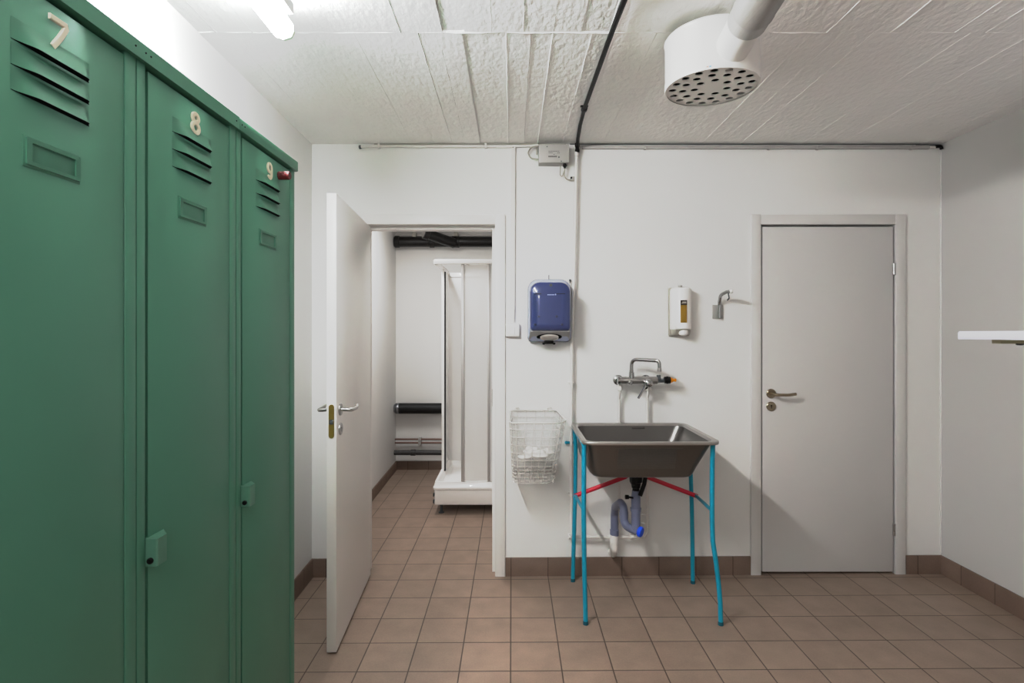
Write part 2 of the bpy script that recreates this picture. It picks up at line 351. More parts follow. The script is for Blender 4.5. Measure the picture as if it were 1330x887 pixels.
# ------------------------------------------------------------------ lockers (s along the row, d out of the door plane, z up)
U = Vector((.0155, 1, 0)).normalized(); N_ = Vector((U.y, -U.x, 0)); LO = Vector((-.668, 0, .2082)); LK = .85     # locker module: 336 mm wide doors, 1.89 m tall
ML = Matrix(((U.x*LK, N_.x*LK, 0, LO.x), (U.y*LK, N_.y*LK, 0, LO.y), (0, 0, LK, LO.z), (0, 0, 0, 1)))
BT = -LO.z/LK-.006                            # floor level in locker units
S = [.7345, 1.1295, 1.5247, 1.9195]; ZD = 1.9455; ZT = 1.982
def stroke(path, w, depth):
    """flat band of width w along a 2D path, given a depth (a figure cut from plastic)"""
    closed = path[0] == path[-1]; pts = path[:-1] if closed else path; n = len(pts); L, R = [], []
    for i, p in enumerate(pts):
        a = pts[(i-1) % n] if closed or i else p; b = pts[(i+1) % n] if closed or i < n-1 else p
        t = Vector((b[0]-a[0], b[1]-a[1])).normalized(); q = Vector((-t.y, t.x))*w/2
        L.append((p[0]+q.x, p[1]+q.y)); R.append((p[0]-q.x, p[1]-q.y))
    bm = NB(); b2 = .0012
    rings = []
    for l, r in zip(L, R):
        l, r = Vector(l), Vector(r); m = (r-l)*(b2/w)
        rings.append([(l.x, 0, l.y), (l.x, depth-b2, l.y), (l.x+m.x, depth, l.y+m.y), (r.x-m.x, depth, r.y-m.y), (r.x, depth-b2, r.y), (r.x, 0, r.y)])
    if closed: rings.append(rings[0]); loft(bm, rings, False, False); bmesh.ops.remove_doubles(bm, verts=bm.verts, dist=1e-5)
    else: loft(bm, rings)
    return bm
def arc(cx, cy, rx, ry, a0, a1, n): return [(cx+rx*math.cos(math.radians(a0+(a1-a0)*k/n)), cy+ry*math.sin(math.radians(a0+(a1-a0)*k/n))) for k in range(n+1)]
def digit(ch):   # 0.054 tall, centred
    bm = NB(); w = .0098; d = .005
    if ch == '7':
        add(bm, stroke([(-.0185, .0228), (.0150, .0228), (.0150, .0185)]+[(.0150-.0035*k-.0002*k*k, .0185-.0075*k) for k in range(1, 7)][:6], w, d))
    elif ch == '8':
        p = arc(0, .0125, .0115, .0098, 0, 360, 28); p[-1] = p[0]; add(bm, stroke(p, w, d))
        p = arc(0, -.0112, .0135, .0118, 0, 360, 28); p[-1] = p[0]; add(bm, stroke(p, w, d*1.02))
    else:
        p = arc(0, .0098, .0125, .0125, 0, 360, 28); p[-1] = p[0]; add(bm, stroke(p, w, d))
        add(bm, stroke([(.0125, .0098)]+[(.0125, .004)]+arc(0, -.0075, .0125, .0152, 0, -150, 16), w, d*1.02))
    return bm
labels = {'7': 'green steel locker numbered 7, nearest and cut by the left edge', '8': 'green steel locker numbered 8, in the middle of the row', '9': 'green steel locker numbered 9 with a red peg, nearest the open door'}
for i, ch in enumerate('789'):
    a, b = S[i], S[i+1]; da, db = a+.0285, b-.0335
    if i == 2: db = b-.036
    root = thing('locker', labels[ch], 'locker', ML @ Vector(((a+b)/2, -.27, BT)), 'green steel lockers along the left wall')
    bm = NB(); g = .0011
    box(bm, a+g, a+.027, -.03, .0015, BT, ZT-.002, .002); box(bm, b-.0325 if i < 2 else b-.034, b-g, -.03, .0015, BT, ZT-.002, .002)
    box(bm, a+g, a+.004, -.52, -.03, BT, ZT-.002); box(bm, b-.004, b-g, -.52, -.03, BT, ZT-.002)
    box(bm, a+.004, b-.004, -.52, -.516, BT, ZT-.002); box(bm, a+.004, b-.004, -.52, -.03, ZT-.006, ZT-.002)
    box(bm, a+.027, b-.0325, -.03, .001, BT, BT+.112); box(bm, a+.004, b-.004, -.516, -.03, BT+.1, BT+.112)
    obj('carcass', bm, 'green', root, mx=ML)
    bm = NB(); e1 = b+.008 if i == 2 else b
    box(bm, a, e1, -.52, .011, ZT-.034, ZT, .003) if i == 2 else box(bm, a, e1, -.52, .011, ZT-.034, ZT)
    rail = obj('top_rail', bm, 'green', root, mx=ML)
    for s_ in ((a+.014, a+.03) if i else ())+(() if i == 2 else (b-.016,)):
        bm = NB(); turn(bm, (s_, .011, ZT-.016), (0, 1, 0), [(0, .0022), (.0012, .0016)], 10); obj('rivet', bm, 'green_dark', rail, mx=ML)
    # door with three pressed louvres
    bm = NB(); box(bm, da+.0085, db, -.018, 0, BT+.122, ZD-.006, .002)
    sm = (da+db)/2; la, lb = sm-.078, sm+.077
    for zb in (1.843, 1.8035, 1.764):
        zb -= .0; ns, nz = 26, 8; rings = []
        for k in range(ns+1):
            s_ = la+(lb-la)*k/ns; u = max(min((s_-la)/.042, (lb-s_)/.016, 1), 0); tp = u*u*(3-2*u); r_ = []
            for q in range(nz+1):
                t = q/nz; r_.append((s_, .0004+.0125*tp*(t**1.2), zb+.034*(1-t)))
            rings.append(r_)
        vr = loft(bm, rings, False, False, closed=False)
        for k in range(ns):       # the open underside, closed with black faces as painted shade
            s0, s1 = rings[k], rings[k+1]
            f = quad(bm, s0[-1], s1[-1], (s1[-1][0], .0003, zb-.001), (s0[-1][0], .0003, zb-.001)); f.material_index = 1
    door = obj('door', bm, ['green', 'hollow_shade'], root, mx=ML)
    bm = NB(); box(bm, da, db, -.026, -.019, BT+.12, ZT-.004); obj('gap_shade', bm, 'green_dark', root, mx=ML)  # near black sheet behind the door, painted shade for the gaps
    bm = digit(ch); obj('number', bm, 'bone', root, mx=ML @ Matrix.Translation((sm+.008, .0003, 1.8925)), label='pale plastic figure '+ch)
    # card holder
    bm = NB(); z0, z1 = 1.652, 1.702; n0, n1 = sm-.0575, sm+.0555
    box(bm, n0, n1, -.001, .0012, z0, z1, .0005)
    fr = plate([rrect(n0+.004, n1-.002, z0+.004, z1-.003, .001, 1), rrect(n0+.014, n1-.012, z0+.010, z1-.010, .001, 1)], .003)
    add(bm, fr, Matrix(((1, 0, 0, 0), (0, 0, 1, .0026), (0, 1, 0, 0), (0, 0, 0, 1))))
    for q in ((n0+.006, z0+.005), (n1-.004, z1-.004)): turn(bm, (q[0], .004, q[1]), (0, 1, 0), [(0, .0018), (.0008, .0012)], 8)
    cd = obj('card_holder', bm, 'green', root, mx=ML)
    # hasp
    if i:
        z0, z1 = (.899, .956); bm = NB(); s0 = da-.001; prof = [(s0, -.012), (s0, .023), (s0+.003, .0255), (s0+.032, .0255), (s0+.058, .0015), (s0+.058, -.002), (s0+.02, -.002), (s0+.02, -.012)]
        loft(bm, [[(p, q, z0) for p, q in prof], [(p, q, z1) for p, q in prof]])
        hs = obj('hasp', bm, 'chip', root, mx=ML)
        bm = NB(); turn(bm, (s0, .012, z0+.012), (-1, 0, 0), [(0, .0065), (.004, .0065), (.006, .005)], 14); obj('lock_knob', bm, 'black', hs, mx=ML)
    if i == 2:
        bm = NB(); prof = []
        for k in range(7): prof += [(.0055*k, .0128), (.0055*k+.003, .0138)]
        turn(bm, (1.796, 0, 1.898), (0, 1, 0), prof[:-1]+[(.037, .0125)], 20); obj('peg', bm, 'red', root, mx=ML, label='dark red rubber peg')

# ------------------------------------------------------------------ ceiling lamp
lx, y0, y1, lz = -.728, .75, 1.772, 2.348
root = thing('ceiling_light', 'lit white strip light on the ceiling above the lockers', 'light', (lx, 1.35, ZC))
bm = NB(); box(bm, lx-.042, lx+.048, y0, y1-.05, lz+.03, lz+.066, .004); box(bm, lx-.006, lx+.006, 1.18, 1.2, lz+.066, ZC+.002); box(bm, lx-.006, lx+.006, 1.5, 1.52, lz+.066, ZC+.002); box(bm, lx-.008, lx+.008, y0, y1-.06, lz+.02, lz+.033)
obj('housing', bm, 'white', root)
bm = NB(); sec = [(-.03, .022), (-.032, 0), (-.024, -.018), (0, -.026), (.024, -.018), (.032, 0), (.03, .022)]
loft(bm, [[(lx+p, y, lz+q) for p, q in sec] for y in (y0, y1-.012)]); obj('diffuser', bm, 'tube', root)
bm = NB(); loft(bm, [[(lx+p*1.02, y, lz+q*1.02) for p, q in sec] for y in (y1-.012, y1)])
for sx in (-.011, .013): turn(bm, (lx+sx, y1, lz-.008), (0, 1, 0), [(0, .008), (.009, .008), (.011, .006)], 12)
obj('end_cap', bm, 'clear', root)

# ------------------------------------------------------------------ ventilation
vx, vy, zb, R = .714, 1.98, 2.261, .161
root = thing('air_diffuser', 'round white perforated air outlet hanging from the ceiling', 'vent', (vx, vy, zb))
bm = NB(); turn(bm, (vx, vy, zb), (0, 0, 1), [(.0, R-.006), (.0, R), (.004, R+.001), (.028, R), (.028, R-.0015), (.165, R-.001), (.172, R+.002), (.178, R-.002), (.178, .01)], 64, False)
vd = obj('drum', bm, 'white2', root)
holes = []
for rr, n, o in ((.134, 17, 0), (.098, 12, .2), (.058, 7, .1)):
    for k in range(n): holes.append((rr*math.cos(2*PI*k/n+o), rr*math.sin(2*PI*k/n+o)))
bm = plate([ell(0, 0, R-.004, R-.004, 64)]+[ell(x, y, .0135, .0135, 16) for x, y in holes], .002)
for x, y in holes:
    turn(bm, (x, y, -.001), (0, 0, -1), [(-.0005, .0175), (.0015, .0145), (.0015, .0134), (-.001, .0134)], 14, False)
obj('perforated_plate', bm, 'white2', root, mx=Matrix.Translation((vx, vy, zb+.006)))
bm = NB(); turn(bm, (vx, vy, zb+.022), (0, 0, 1), [(0, R-.01), (.002, R-.01)], 40); obj('hole_shade', bm, 'hollow_shade', root)  # black disc paints the shade behind the holes
dv = Vector((-.1, -1, 0)).normalized(); p0 = Vector((.738, 1.90, 2.335))
bm = NB(); turn(bm, p0, dv, [(0, .056), (.27, .056)], 36); obj('spigot', bm, 'white2', root)
bm = NB(); tube(bm, [(vx, vy, zb+.17), (vx, vy, ZC+.002)], .02, 12); obj('hanger', bm, 'white2', root)
bm = NB(); q = P(899, 89, 1.83); 
for k, (dx, m_) in enumerate(((-.006, 0), (.003, 1))):
    an = math.radians(-114+3*k); bx = Matrix.Translation((vx+(R+.0012)*math.cos(an), vy+(R+.0012)*math.sin(an), zb+.008)) @ Matrix.Rotation(an+PI/2, 4, 'Z')
    b2 = NB(); box(b2, -.0035, .0035, -.0005, .0005, -.002, .002)
    for f in b2.faces: f.material_index = m_
    add(bm, b2, bx)
obj('sticker', bm, ['pink_s', 'blue_s'], vd)
q0 = p0+dv*.222
L_ = (q0.y-(YB+.02))/-dv.y
bm = NB(); turn(bm, q0, dv, [(0, .0575), (0, .0595), (.052, .0595), (.055, .0612), (.062, .0612), (.065, .0595)]+[(L_, .0595)], 40)
single('duct', bm, 'galv', 'shiny metal round duct running from the white air outlet along the ceiling', 'duct')

# ------------------------------------------------------------------ pipes, cables and boxes on the back wall
sY = 3.12
# black pipe on the ceiling
bm = NB()
bp = [P(813, 0, 1.745), P(796, 43, 1.935), P(775, 100, 2.27), P(759, 144, 2.618), P(753.5, 165, 2.83), P(750.6, 183, 3.03), P(750, 190, 3.105), P(749.8, 197.5, 3.118)]
b0 = bp[0]+(bp[0]-bp[1]).normalized()*3.3
for p in bp[:6]: p.z = ZC-.016
b0.z = ZC-.016; bp[6].z = 2.438
root = thing('ceiling_pipe', 'black pipe running along the ceiling to the back wall', 'pipe', (bp[1].x, bp[1].y, ZC-.025))
tube(bm, fillet([b0]+bp, .12, 4), .0095, 12); obj('pipe', bm, 'black', root)
for k, yy in enumerate((2.63, 1.2)):
    c = bp[3].lerp(bp[4], .03) if k == 0 else b0.lerp(bp[0], .83)
    bm = NB(); turn(bm, c+Vector((0, -.012, 0)), (0, 1, 0), [(0, .0115), (.002, .0145), (.022, .0145), (.024, .0115)], 16); box(bm, c.x-.018, c.x+.018, c.y-.006, c.y+.006, ZC-.006, ZC+.003); obj('pipe_clip', bm, 'black', root)
bm = NB(); turn(bm, Vector((bp[7].x, 3.12, bp[7].z)), (0, 0, 1), [(0, .0125), (.014, .0135), (.016, .011), (.03, .011), (.032, .0135), (.05, .0135), (.052, .01)], 16); obj('coupling', bm, 'black', root)
# white riser pipe
w = [P(749, 197, sY), P(747.6, 260, sY), P(746, 345, sY), P(742.6, 440, sY), P(742, 560, sY), P(742, 697.5, sY), P(836, 697.5, sY)]
root = thing('water_pipe', 'thin white painted water pipe running down the wall beside the blue dispenser', 'pipe', P(742, 700, sY))
bm = NB(); tube(bm, fillet(w, [.3, .3, .3, .3, .03], 5), .0085, 12); obj('pipe', bm, 'pipe', root)
bm = NB(); turn(bm, w[0]+Vector((0, 0, -.028)), (0, 0, 1), [(0, .009), (.003, .0125), (.012, .0125), (.014, .0105), (.027, .0105)], 16); obj('fitting', bm, 'pipe', root)
for (px, py) in ((742.3, 497), (742, 643)):
    c = P(px, py, sY); bm = NB(); turn(bm, c+Vector((0, 0, -.007)), (0, 0, 1), [(0, .009), (.001, .0115), (.013, .0115), (.014, .009)], 14); box(bm, c.x-.017, c.x+.017, c.y-.002, D+.001, c.z-.006, c.z+.006, .002); tube(bm, [c, (c.x, D, c.z)], .005, 8); obj('pipe_clip', bm, 'pipe', root)
for (px, py) in ((740, 697.5), (820, 697.5)):
    c = P(px, py, sY); bm = NB(); turn(bm, c+Vector((-.007, 0, 0)), (1, 0, 0), [(0, .009), (.001, .0115), (.013, .0115), (.014, .009)], 14); tube(bm, [c, (c.x, D+.001, c.z)], .005, 8); obj('pipe_clip', bm, 'pipe', root)
# dark screw hook beside the dispenser
bm = NB(); c = P(740.5, 364, 3.14); turn(bm, (c.x, D+.002, c.z), (0, -1, 0), [(0, .004), (.02, .004), (.021, .007), (.026, .005)], 12); box(bm, c.x-.002, c.x+.002, 3.142, 3.146, c.z-.016, c.z)
single('wall_screw', bm, 'dgrey', 'small dark screw hook at the top right of the blue dispenser', 'screw')
# ceiling-line conduits
zc = P(0, 190, 3.15).z
root = thing('conduit', 'thin white conduit along the top of the wall above the open door', 'conduit', (P(560, 190, D).x, D-.01, zc-.006), None)
bm = NB(); tube(bm, [P(469, 190.5, 3.148), P(490, 189.6, 3.148), P(660, 190.5, 3.148), P(700, 189, 3.148)], .0075, 10); obj('pipe', bm, 'pipe', root)
bm = NB(); tube(bm, [P(486, 186.9, 3.154), P(735, 187.2, 3.154)], .003, 8); obj('cable', bm, 'tan', root)
for px in (492, 631):
    c = P(px, 189, 3.148); bm = NB(); box(bm, c.x-.006, c.x+.006, c.y-.01, D+.001, c.z-.016, c.z+.014, .003); obj('pipe_clip', bm, 'pipe', root)
bm = NB(); c = P(468, 191, 3.148); turn(bm, c, (-1, 0, 0), [(-.004, .011), (.006, .011), (.008, .008)], 12); obj('plug', bm, 'dgrey', root)
root = thing('cable_trunking', 'long thin pale trunking along the top of the wall above the closed door', 'trunking', (P(990, 190, D).x, D-.01, zc-.016))
bm = NB(); a, b = P(756, 190, 3.15), P(1207, 190.3, 3.15); box(bm, a.x, b.x, 3.142, D+.001, P(0, 193.2, 3.145).z, P(0, 188.6, 3.145).z, .003); obj('trunk', bm, 'grey', root)
bm = NB(); tube(bm, [P(740, 187.2, 3.15), P(1195, 187.4, 3.15)], .0022, 8); tube(bm, [P(1190, 188, 3.148), P(1222, 188.3, 3.148)], .004, 8); obj('cable', bm, 'dgrey', root)  # the long dark tube is a painted shadow line above the trunking
bm = NB(); tube(bm, [P(1204, 191, 3.148), P(1222, 191.5, 3.148)], .006, 8); obj('pipe', bm, 'pipe', root)
bm = NB(); tube(bm, fillet([P(1216, 190.5, 3.14), P(1222, 190, 3.14), P(1223, 194, 3.14)], .008, 4), .009, 10); obj('plug', bm, 'black', root)
for px in (838, 999, 1062, 1184):
    c = P(px, 191, 3.145); bm = NB(); box(bm, c.x-.007, c.x+.007, 3.138, D+.001, c.z-.014, c.z+.008, .003); obj('clip', bm, 'grey', root)
# vertical trunking to the switch, and the switch
root = thing('switch_conduit', 'narrow white conduit running down the wall to the light switch', 'conduit', P(666, 420, D))
bm = NB(); xa, xb = P(664.4, 0, 3.15).x, P(669.3, 0, 3.15).x; xc, xd = P(662.3, 0, 3.15).x, P(668.4, 0, 3.15).x; zt, zl = P(0, 191, 3.15).z, P(0, 420, 3.15).z
loft(bm, [[(xc, D, zl), (xd, D, zl), (xd, 3.143, zl), (xc, 3.143, zl)], [(xa, D, zt), (xb, D, zt), (xb, 3.143, zt), (xa, 3.143, zt)]]); obj('trunk', bm, 'pipe', root)
bm = NB(); c = P(666.5, 190.5, 3.15); box(bm, c.x-.008, c.x+.013, 3.139, D, c.z-.005, c.z+.006, .002); obj('cover', bm, 'white', root)
bm = NB(); c = P(667, 191, 3.138); box(bm, c.x-.005, c.x-.001, 3.136, 3.139, c.z-.004, c.z+.001); obj('slot', bm, 'dgrey', root)
x0, x1, z0, z1 = P(656.8, 0, 3.135).x, P(674.8, 0, 3.135).x, P(0, 437.2, 3.135).z, P(0, 420, 3.135).z
root = thing('light_switch', 'small white light switch right of the open doorway', 'switch', ((x0+x1)/2, D, z0))
bm = NB(); box(bm, x0, x1, 3.128, D+.001, z0, z1, .005, 3); obj('plate', bm, 'white', root)
bm = NB(); a = x0+.026; loft(bm, [[(a, 3.129, z0+.014), (a+.024, 3.129, z0+.014), (a+.024, 3.129, z1-.014), (a, 3.129, z1-.014)], [(a+.001, 3.1255, z0+.015), (a+.023, 3.1215, z0+.015), (a+.023, 3.1225, z1-.015), (a+.001, 3.126, z1-.015)]]); obj('rocker', bm, 'white', root)
# junction box
x0, x1, z0, z1 = P(700, 0, 3.087).x, P(739, 0, 3.087).x, P(0, 211, 3.087).z, P(0, 187.6, 3.087).z
root = thing('junction_box', 'grey junction box under the ceiling beside the black pipe', 'junction box', ((x0+x1)/2, D, z0))
bm = NB(); box(bm, x0, x1, 3.097, D+.001, z0+.001, z1, .002); bb = obj('case', bm, 'grey', root)
bm = NB(); box(bm, x0-.001, x1+.001, 3.087, 3.096, z0, z1+.001, .002); ld = obj('lid', bm, 'grey', root)
bm = NB()
def mark(px, py, w_, h_): c = P(px, py, 3.0865); box(bm, c.x, c.x+w_*.0043, 3.0862, 3.0872, c.z-h_*.0043, c.z)
for k in range(8): mark(712.5+k*1.8, 196, 1.2, .7)
for k in range(3): mark(712.5+k*1.9, 198, 1.3, .7)
for k in range(2): mark(724+k*1.7, 198.3, 1.2, .7)
for k in range(7): mark(712.3+k*1.6, 202.3, 1.3, 1.8)
mark(719, 200.2, 1.2, .7)
obj('printing', bm, 'ink', ld)
for (px, py, r) in ((726, 204, .004), (710.5, 190.5, .003), (729, 209.3, .003)):
    c = P(px, py, 3.087); bm = NB(); turn(bm, c, (0, -1, 0), [(0, r), (.001, r*.8)], 10); obj('screw', bm, 'dgrey', ld)
bm = NB(); c = P(733.5, 212, 3.115); turn(bm, (c.x, c.y, c.z+.004), (0, 0, -1), [(0, .009), (.01, .009), (.012, .011), (.022, .011), (.024, .007), (.032, .006)], 12); obj('gland', bm, 'black', root)
bm = NB(); tube(bm, fillet([P(733.5, 219, 3.115), P(732.5, 228, 3.12), P(735, 233, 3.13), P(744, 234, 3.145), P(750, 234, 3.147)], .03, 4), .003, 8)
tube(bm, fillet([P(728, 215, 3.12), P(727.5, 227, 3.12), P(730, 230, 3.12), P(733, 222, 3.12)], .01, 4), .0028, 8); obj('cable', bm, 'tan', root)
bm = NB(); tube(bm, fillet([P(700, 190, 3.13), P(690, 191, 3.13), P(685, 199, 3.13), P(690, 206, 3.13), P(700, 207, 3.13)], .03, 5), .0042, 8); obj('cable', bm, 'tan', root)
bm = NB(); tube(bm, [P(697.3, 190, 3.14), P(697.3, 201, 3.14)], .004, 8); obj('cable', bm, 'tan', root)
bm = NB(); c = P(742, 231, 3.14); box(bm, c.x-.004, c.x+.02, 3.14, D+.001, c.z-.012, c.z+.009, .003); turn(bm, (c.x, 3.141, c.z), (0, -1, 0), [(0, .006), (.006, .005)], 10, mi=1)
single('cable_clip', bm, ['grey', 'black'], 'small cable clip with a dark knob beside the top of the white pipe', 'clip')

# ------------------------------------------------------------------ blue paper dispenser
xb0, xb1, zb0, zb1 = .0885, .334, 1.335, 1.690; xf0, xf1, zf0, zf1 = .1015, .3105, 1.403, 1.657; yf = 2.968
root = thing('paper_dispenser', 'blue plastic paper towel dispenser on the wall', 'dispenser', ((xb0+xb1)/2, D, zb0))
def ring(x0, x1, z0, z1, y, rt, rb, zfun=None): return [(p, y, q) for p, q in rrect(x0, x1, z0, z1, [rb, rb, rt, rt], 6)]
bm = NB(); loft(bm, [ring(xb0, xb1, zb0, zb1, D, .06, .025), ring(xb0, xb1, zb0, zb1, 3.13, .06, .025), ring(xb0+.002, xb1-.002, zb0+.006, zb1-.004, 3.118, .06, .025)]); obj('back_shell', bm, 'bluec', root)
bm = NB(); loft(bm, [ring(xb0+.002, xb1-.002, zb0+.006, zb1-.004, 3.118, .06, .025), ring(xf0-.003, xf1+.004, zf0-.005, zf1+.004, yf+.022, .052, .018)], False, False); obj('shell_side', bm, 'bluee', root, label='pale translucent edge')
bm = NB(); loft(bm, [ring(xf0-.004, xf1+.005, zf0-.006, zf1+.005, yf+.0225, .052, .018), ring(xf0-.0005, xf1+.001, zf0-.001, zf1+.001, yf+.006, .052, .016), ring(xf0+.010, xf1-.009, zf0+.008, zf1-.010, yf-.002, .045, .012), ring(xf0+.05, xf1-.048, zf0+.03, zf1-.06, yf-.006, .03, .01)]); cv = obj('cover', bm, 'bluec', root)
# sloping base panel: runs from the cover's lower edge back and down to the wall
bm = NB(); xl0, xl1 = xf0-.002, xf1+.003
a0, a1 = Vector((0, yf+.018, zf0-.004)), Vector((0, 3.135, zb0+.012)); sl = (a1-a0); nrm = Vector((0, sl.z, -sl.y)).normalized()
def B(u, v, o=0): p = a0+sl*v+nrm*o; return Vector((xl0+(xl1-xl0)*u, p.y, p.z))
loft(bm, [[B(0, 0, o), B(1, 0, o), B(1.06, 1, o), B(-.03, 1, o)] for o in (-.012, .006)]); bs = obj('base_panel', bm, 'disp', root)
bm = NB(); ln = sl.length
def oval(cx, cy, rx, ry, o, n=28): return [B(cx+rx*math.cos(2*PI*k/n), cy+ry*math.sin(2*PI*k/n), o) for k in range(n)]
loft(bm, [oval(.5, .56, .33, .36, .0062), oval(.5, .56, .32, .35, .0085)]); obj('opening', bm, 'hollow_shade', bs)
bm = NB(); loft(bm, [oval(.5, .52, .24, .30, .0085), oval(.5, .53, .235, .29, .016), oval(.5, .53, .205, .25, .0165), oval(.5, .53, .20, .24, .0095)], False, True); obj('paper_roll', bm, 'paper', bs)
bm = NB(); c = B(.5, .80, .022)
box(bm, c.x-.026, c.x+.026, c.y-.012, c.y+.012, c.z-.012, c.z+.008, .004); box(bm, c.x-.036, c.x-.022, c.y-.01, c.y+.01, c.z-.016, c.z-.004, .003); box(bm, c.x+.022, c.x+.036, c.y-.01, c.y+.01, c.z-.016, c.z-.004, .003)
obj('tear_bracket', bm, 'black', bs)
def front(px, py): return P(px, py, yf-.004)
for (px, py) in ((700, 411), (723, 411), (695, 421.5), (730, 421.5)):
    c = front(px, py); bm = NB(); turn(bm, (c.x, yf+.006, c.z), (0, -1, 0), [(0, .007), (.0145, .007), (.015, .005)], 12); obj('stud', bm, 'navy', cv)
bm = NB(); c = front(711, 382.6); 
for k in range(5): box(bm, c.x+k*.0078, c.x+k*.0078+.0062, yf-.0075, yf-.004, c.z-.0035, c.z+.0015)
box(bm, c.x+.041, c.x+.0465, yf-.0075, yf-.004, c.z-.0035, c.z+.004); obj('lettering', bm, 'bluee', cv)
bm = NB(); a, b = front(693, 381.5), front(703, 381.5); box(bm, a.x, b.x, yf-.0075, yf, a.z-.0015, a.z+.0015); obj('seam', bm, 'black', cv); bm = NB(); a, b = front(722, 381.5), front(734, 381.5); box(bm, a.x, b.x, yf-.0075, yf, a.z-.0015, a.z+.0015); obj('seam', bm, 'black', cv)
bm = NB(); c = P(713, 363, 3.12); tube(bm, [(c.x, 3.125, 1.69), (c.x, 3.125, 1.714)], .0022, 8); obj('pin', bm, 'dgrey', root); bm = NB(); turn(bm, (c.x, yf+.01, zf1-.014), (0, -1, 0), [(0, .009), (.016, .008)], 12); obj('lock', bm, 'dgrey', root)

# ------------------------------------------------------------------ soap dispenser
x0, x1 = P(868.3, 0, D).x, P(894.5, 0, D).x; zt, zl = P(0, 374.5, D).z, P(0, 435.5, D).z; xm = (x0+x1)/2+.002; 
root = thing('soap_dispenser', 'white wall soap dispenser with an amber sight window', 'soap dispenser', (xm, D, zl))
def dsec(t, zz, sx=1, dep=.10):  # half round section
    hw = (x1-x0)/2*sx; out = [(xm-hw, D, zz), (xm-hw, D-.03, zz)]
    for k in range(13): a = PI-PI*k/12; out.append((xm+hw*math.cos(a), D-.03-(dep-.03)*math.sin(a)*t, zz))
    return out+[(xm+hw, D, zz)]
bm = NB(); loft(bm, [dsec(.6, zt, .82), dsec(.9, zt-.006, .95), dsec(1, zt-.02), dsec(1, zl+.038), dsec(.93, zl+.034, .97)]); bo = obj('body', bm, 'white2', root)
bm = NB(); box(bm, x0-.003, x1-.003, D-.022, D+.001, zl-.003, zt+.003, .003); obj('back_plate', bm, 'tan', root)
bm = NB(); loft(bm, [dsec(.88, zl+.035, .93), dsec(.45, zl+.014, .9), dsec(.12, zl+.001, .87)]); obj('lower_tray', bm, 'tan', root)
bm = NB(); cc = Vector((xm+.006, D-.062, zl+.012)); ball(bm, cc, .026, 1, 1, .6); turn(bm, cc, (0, 0, 1), [(0, .0258), (.012, .0255), (.026, .022)], 22); obj('push_button', bm, 'white2', root)
bm = NB(); turn(bm, (xm-.002, D-.03, zt-.004), (0, 0, 1), [(0, .009), (.01, .009), (.011, .012), (.018, .012), (.02, .01)], 16); obj('lock', bm, 'galv', root)
yw = D-.101; wx0, wx1 = P(884.2, 0, yw).x, P(892.2, 0, yw).x; wz0, wz1 = P(0, 419, yw).z, P(0, 389.8, yw).z
bm = NB(); box(bm, wx0, wx1, yw-.001, yw+.03, wz0, wz1, .001); wi = obj('sight_window', bm, 'gold', root)
bm = NB(); box(bm, wx0, wx1, yw-.002, yw+.02, wz1-.027, wz1); obj('label', bm, 'label', wi)
bm = NB(); box(bm, wx0+.008, wx1-.004, yw-.003, yw, wz1-.018, wz1-.008); box(bm, wx0+.004, wx0+.012, yw-.003, yw, wz1-.019, wz1-.015); obj('mark', bm, 'tan', wi)

# ------------------------------------------------------------------ chrome wall hook
x0, x1, z0, z1 = P(926, 0, 3.15).x, P(939.6, 0, 3.15).x, P(0, 414, 3.15).z, P(0, 396, 3.15).z; xm = (x0+x1)/2
root = thing('wall_hook', 'chrome bent hook on a small plate left of the closed door', 'hook', (xm, D, z0))
bm = NB(); box(bm, x0, x1, 3.151, D+.001, z0, z1, .002)
for (a, b) in ((.012, .014), (.012, -.014), (-.018, .018), (.018, -.022)): turn(bm, (xm+a, 3.151, (z0+z1)/2+b), (0, -1, 0), [(0, .004), (.0012, .003)], 8)
obj('plate', bm, 'galv', root)
bm = NB(); hp = [(xm+.002, 3.14, z0+.004), (xm+.002, 3.138, z1+.012), P(936, 383, 3.10), P(944, 379, 3.05), P(949.5, 378.3, 3.02)]
tube(bm, fillet(hp, .05, 5), .0095, 12); arm = obj('arm', bm, 'chrome', root)
bm = NB(); c = Vector(hp[-1]); turn(bm, c, (1, -.5, .1), [(-.006, .0105), (.008, .0105), (.01, .007)], 12); obj('arm_tip', bm, 'white', arm)
bm = NB(); tube(bm, fillet([P(946, 381, 3.04), P(947, 387.5, 3.04), P(944.5, 390, 3.04)], .01, 4), .0035, 8); obj('catch', bm, 'dgrey', arm)

# ------------------------------------------------------------------ mixer tap
yt = 3.08; k_ = yt/F
def T(px, py, y=yt): return P(px, py, y)
root = thing('mixer_tap', 'chrome wall mixer tap with a swan spout above the steel sink', 'tap', T(830, 500))
bm = NB(); a, b = T(804, 494), T(854, 494.5); turn(bm, a, (1, 0, 0), [(0, .017), (.002, .0205), (.03, .0205), (.034, .0215), (b.x-a.x-.003, .0215), (b.x-a.x, .018)], 24); obj('body', bm, 'satin', root)
for px in (806.3, 843):
    bm = NB(); c = T(px, 494); turn(bm, (c.x, D+.001, c.z-.004), (0, -1, 0), [(0, .03), (.008, .028), (.012, .016), (.08, .016)], 20); obj('wall_flange', bm, 'chrome', root)
bm = NB(); c = T(803.5, 494); turn(bm, c, (-1, 0, 0), [(-.006, .0235), (.006, .0235), (.008, .02)], 20); obj('end_cap', bm, 'chrome', root)
bm = NB(); c = T(820, 494, 3.06); ys = 3.06
turn(bm, (T(820, 490).x, yt-.004, T(820, 490).z), (0, 0, 1), [(-.01, .0155), (.028, .0145), (.03, .0115), (.04, .0115)], 20); obj('spout_collar', bm, 'chrome', root)
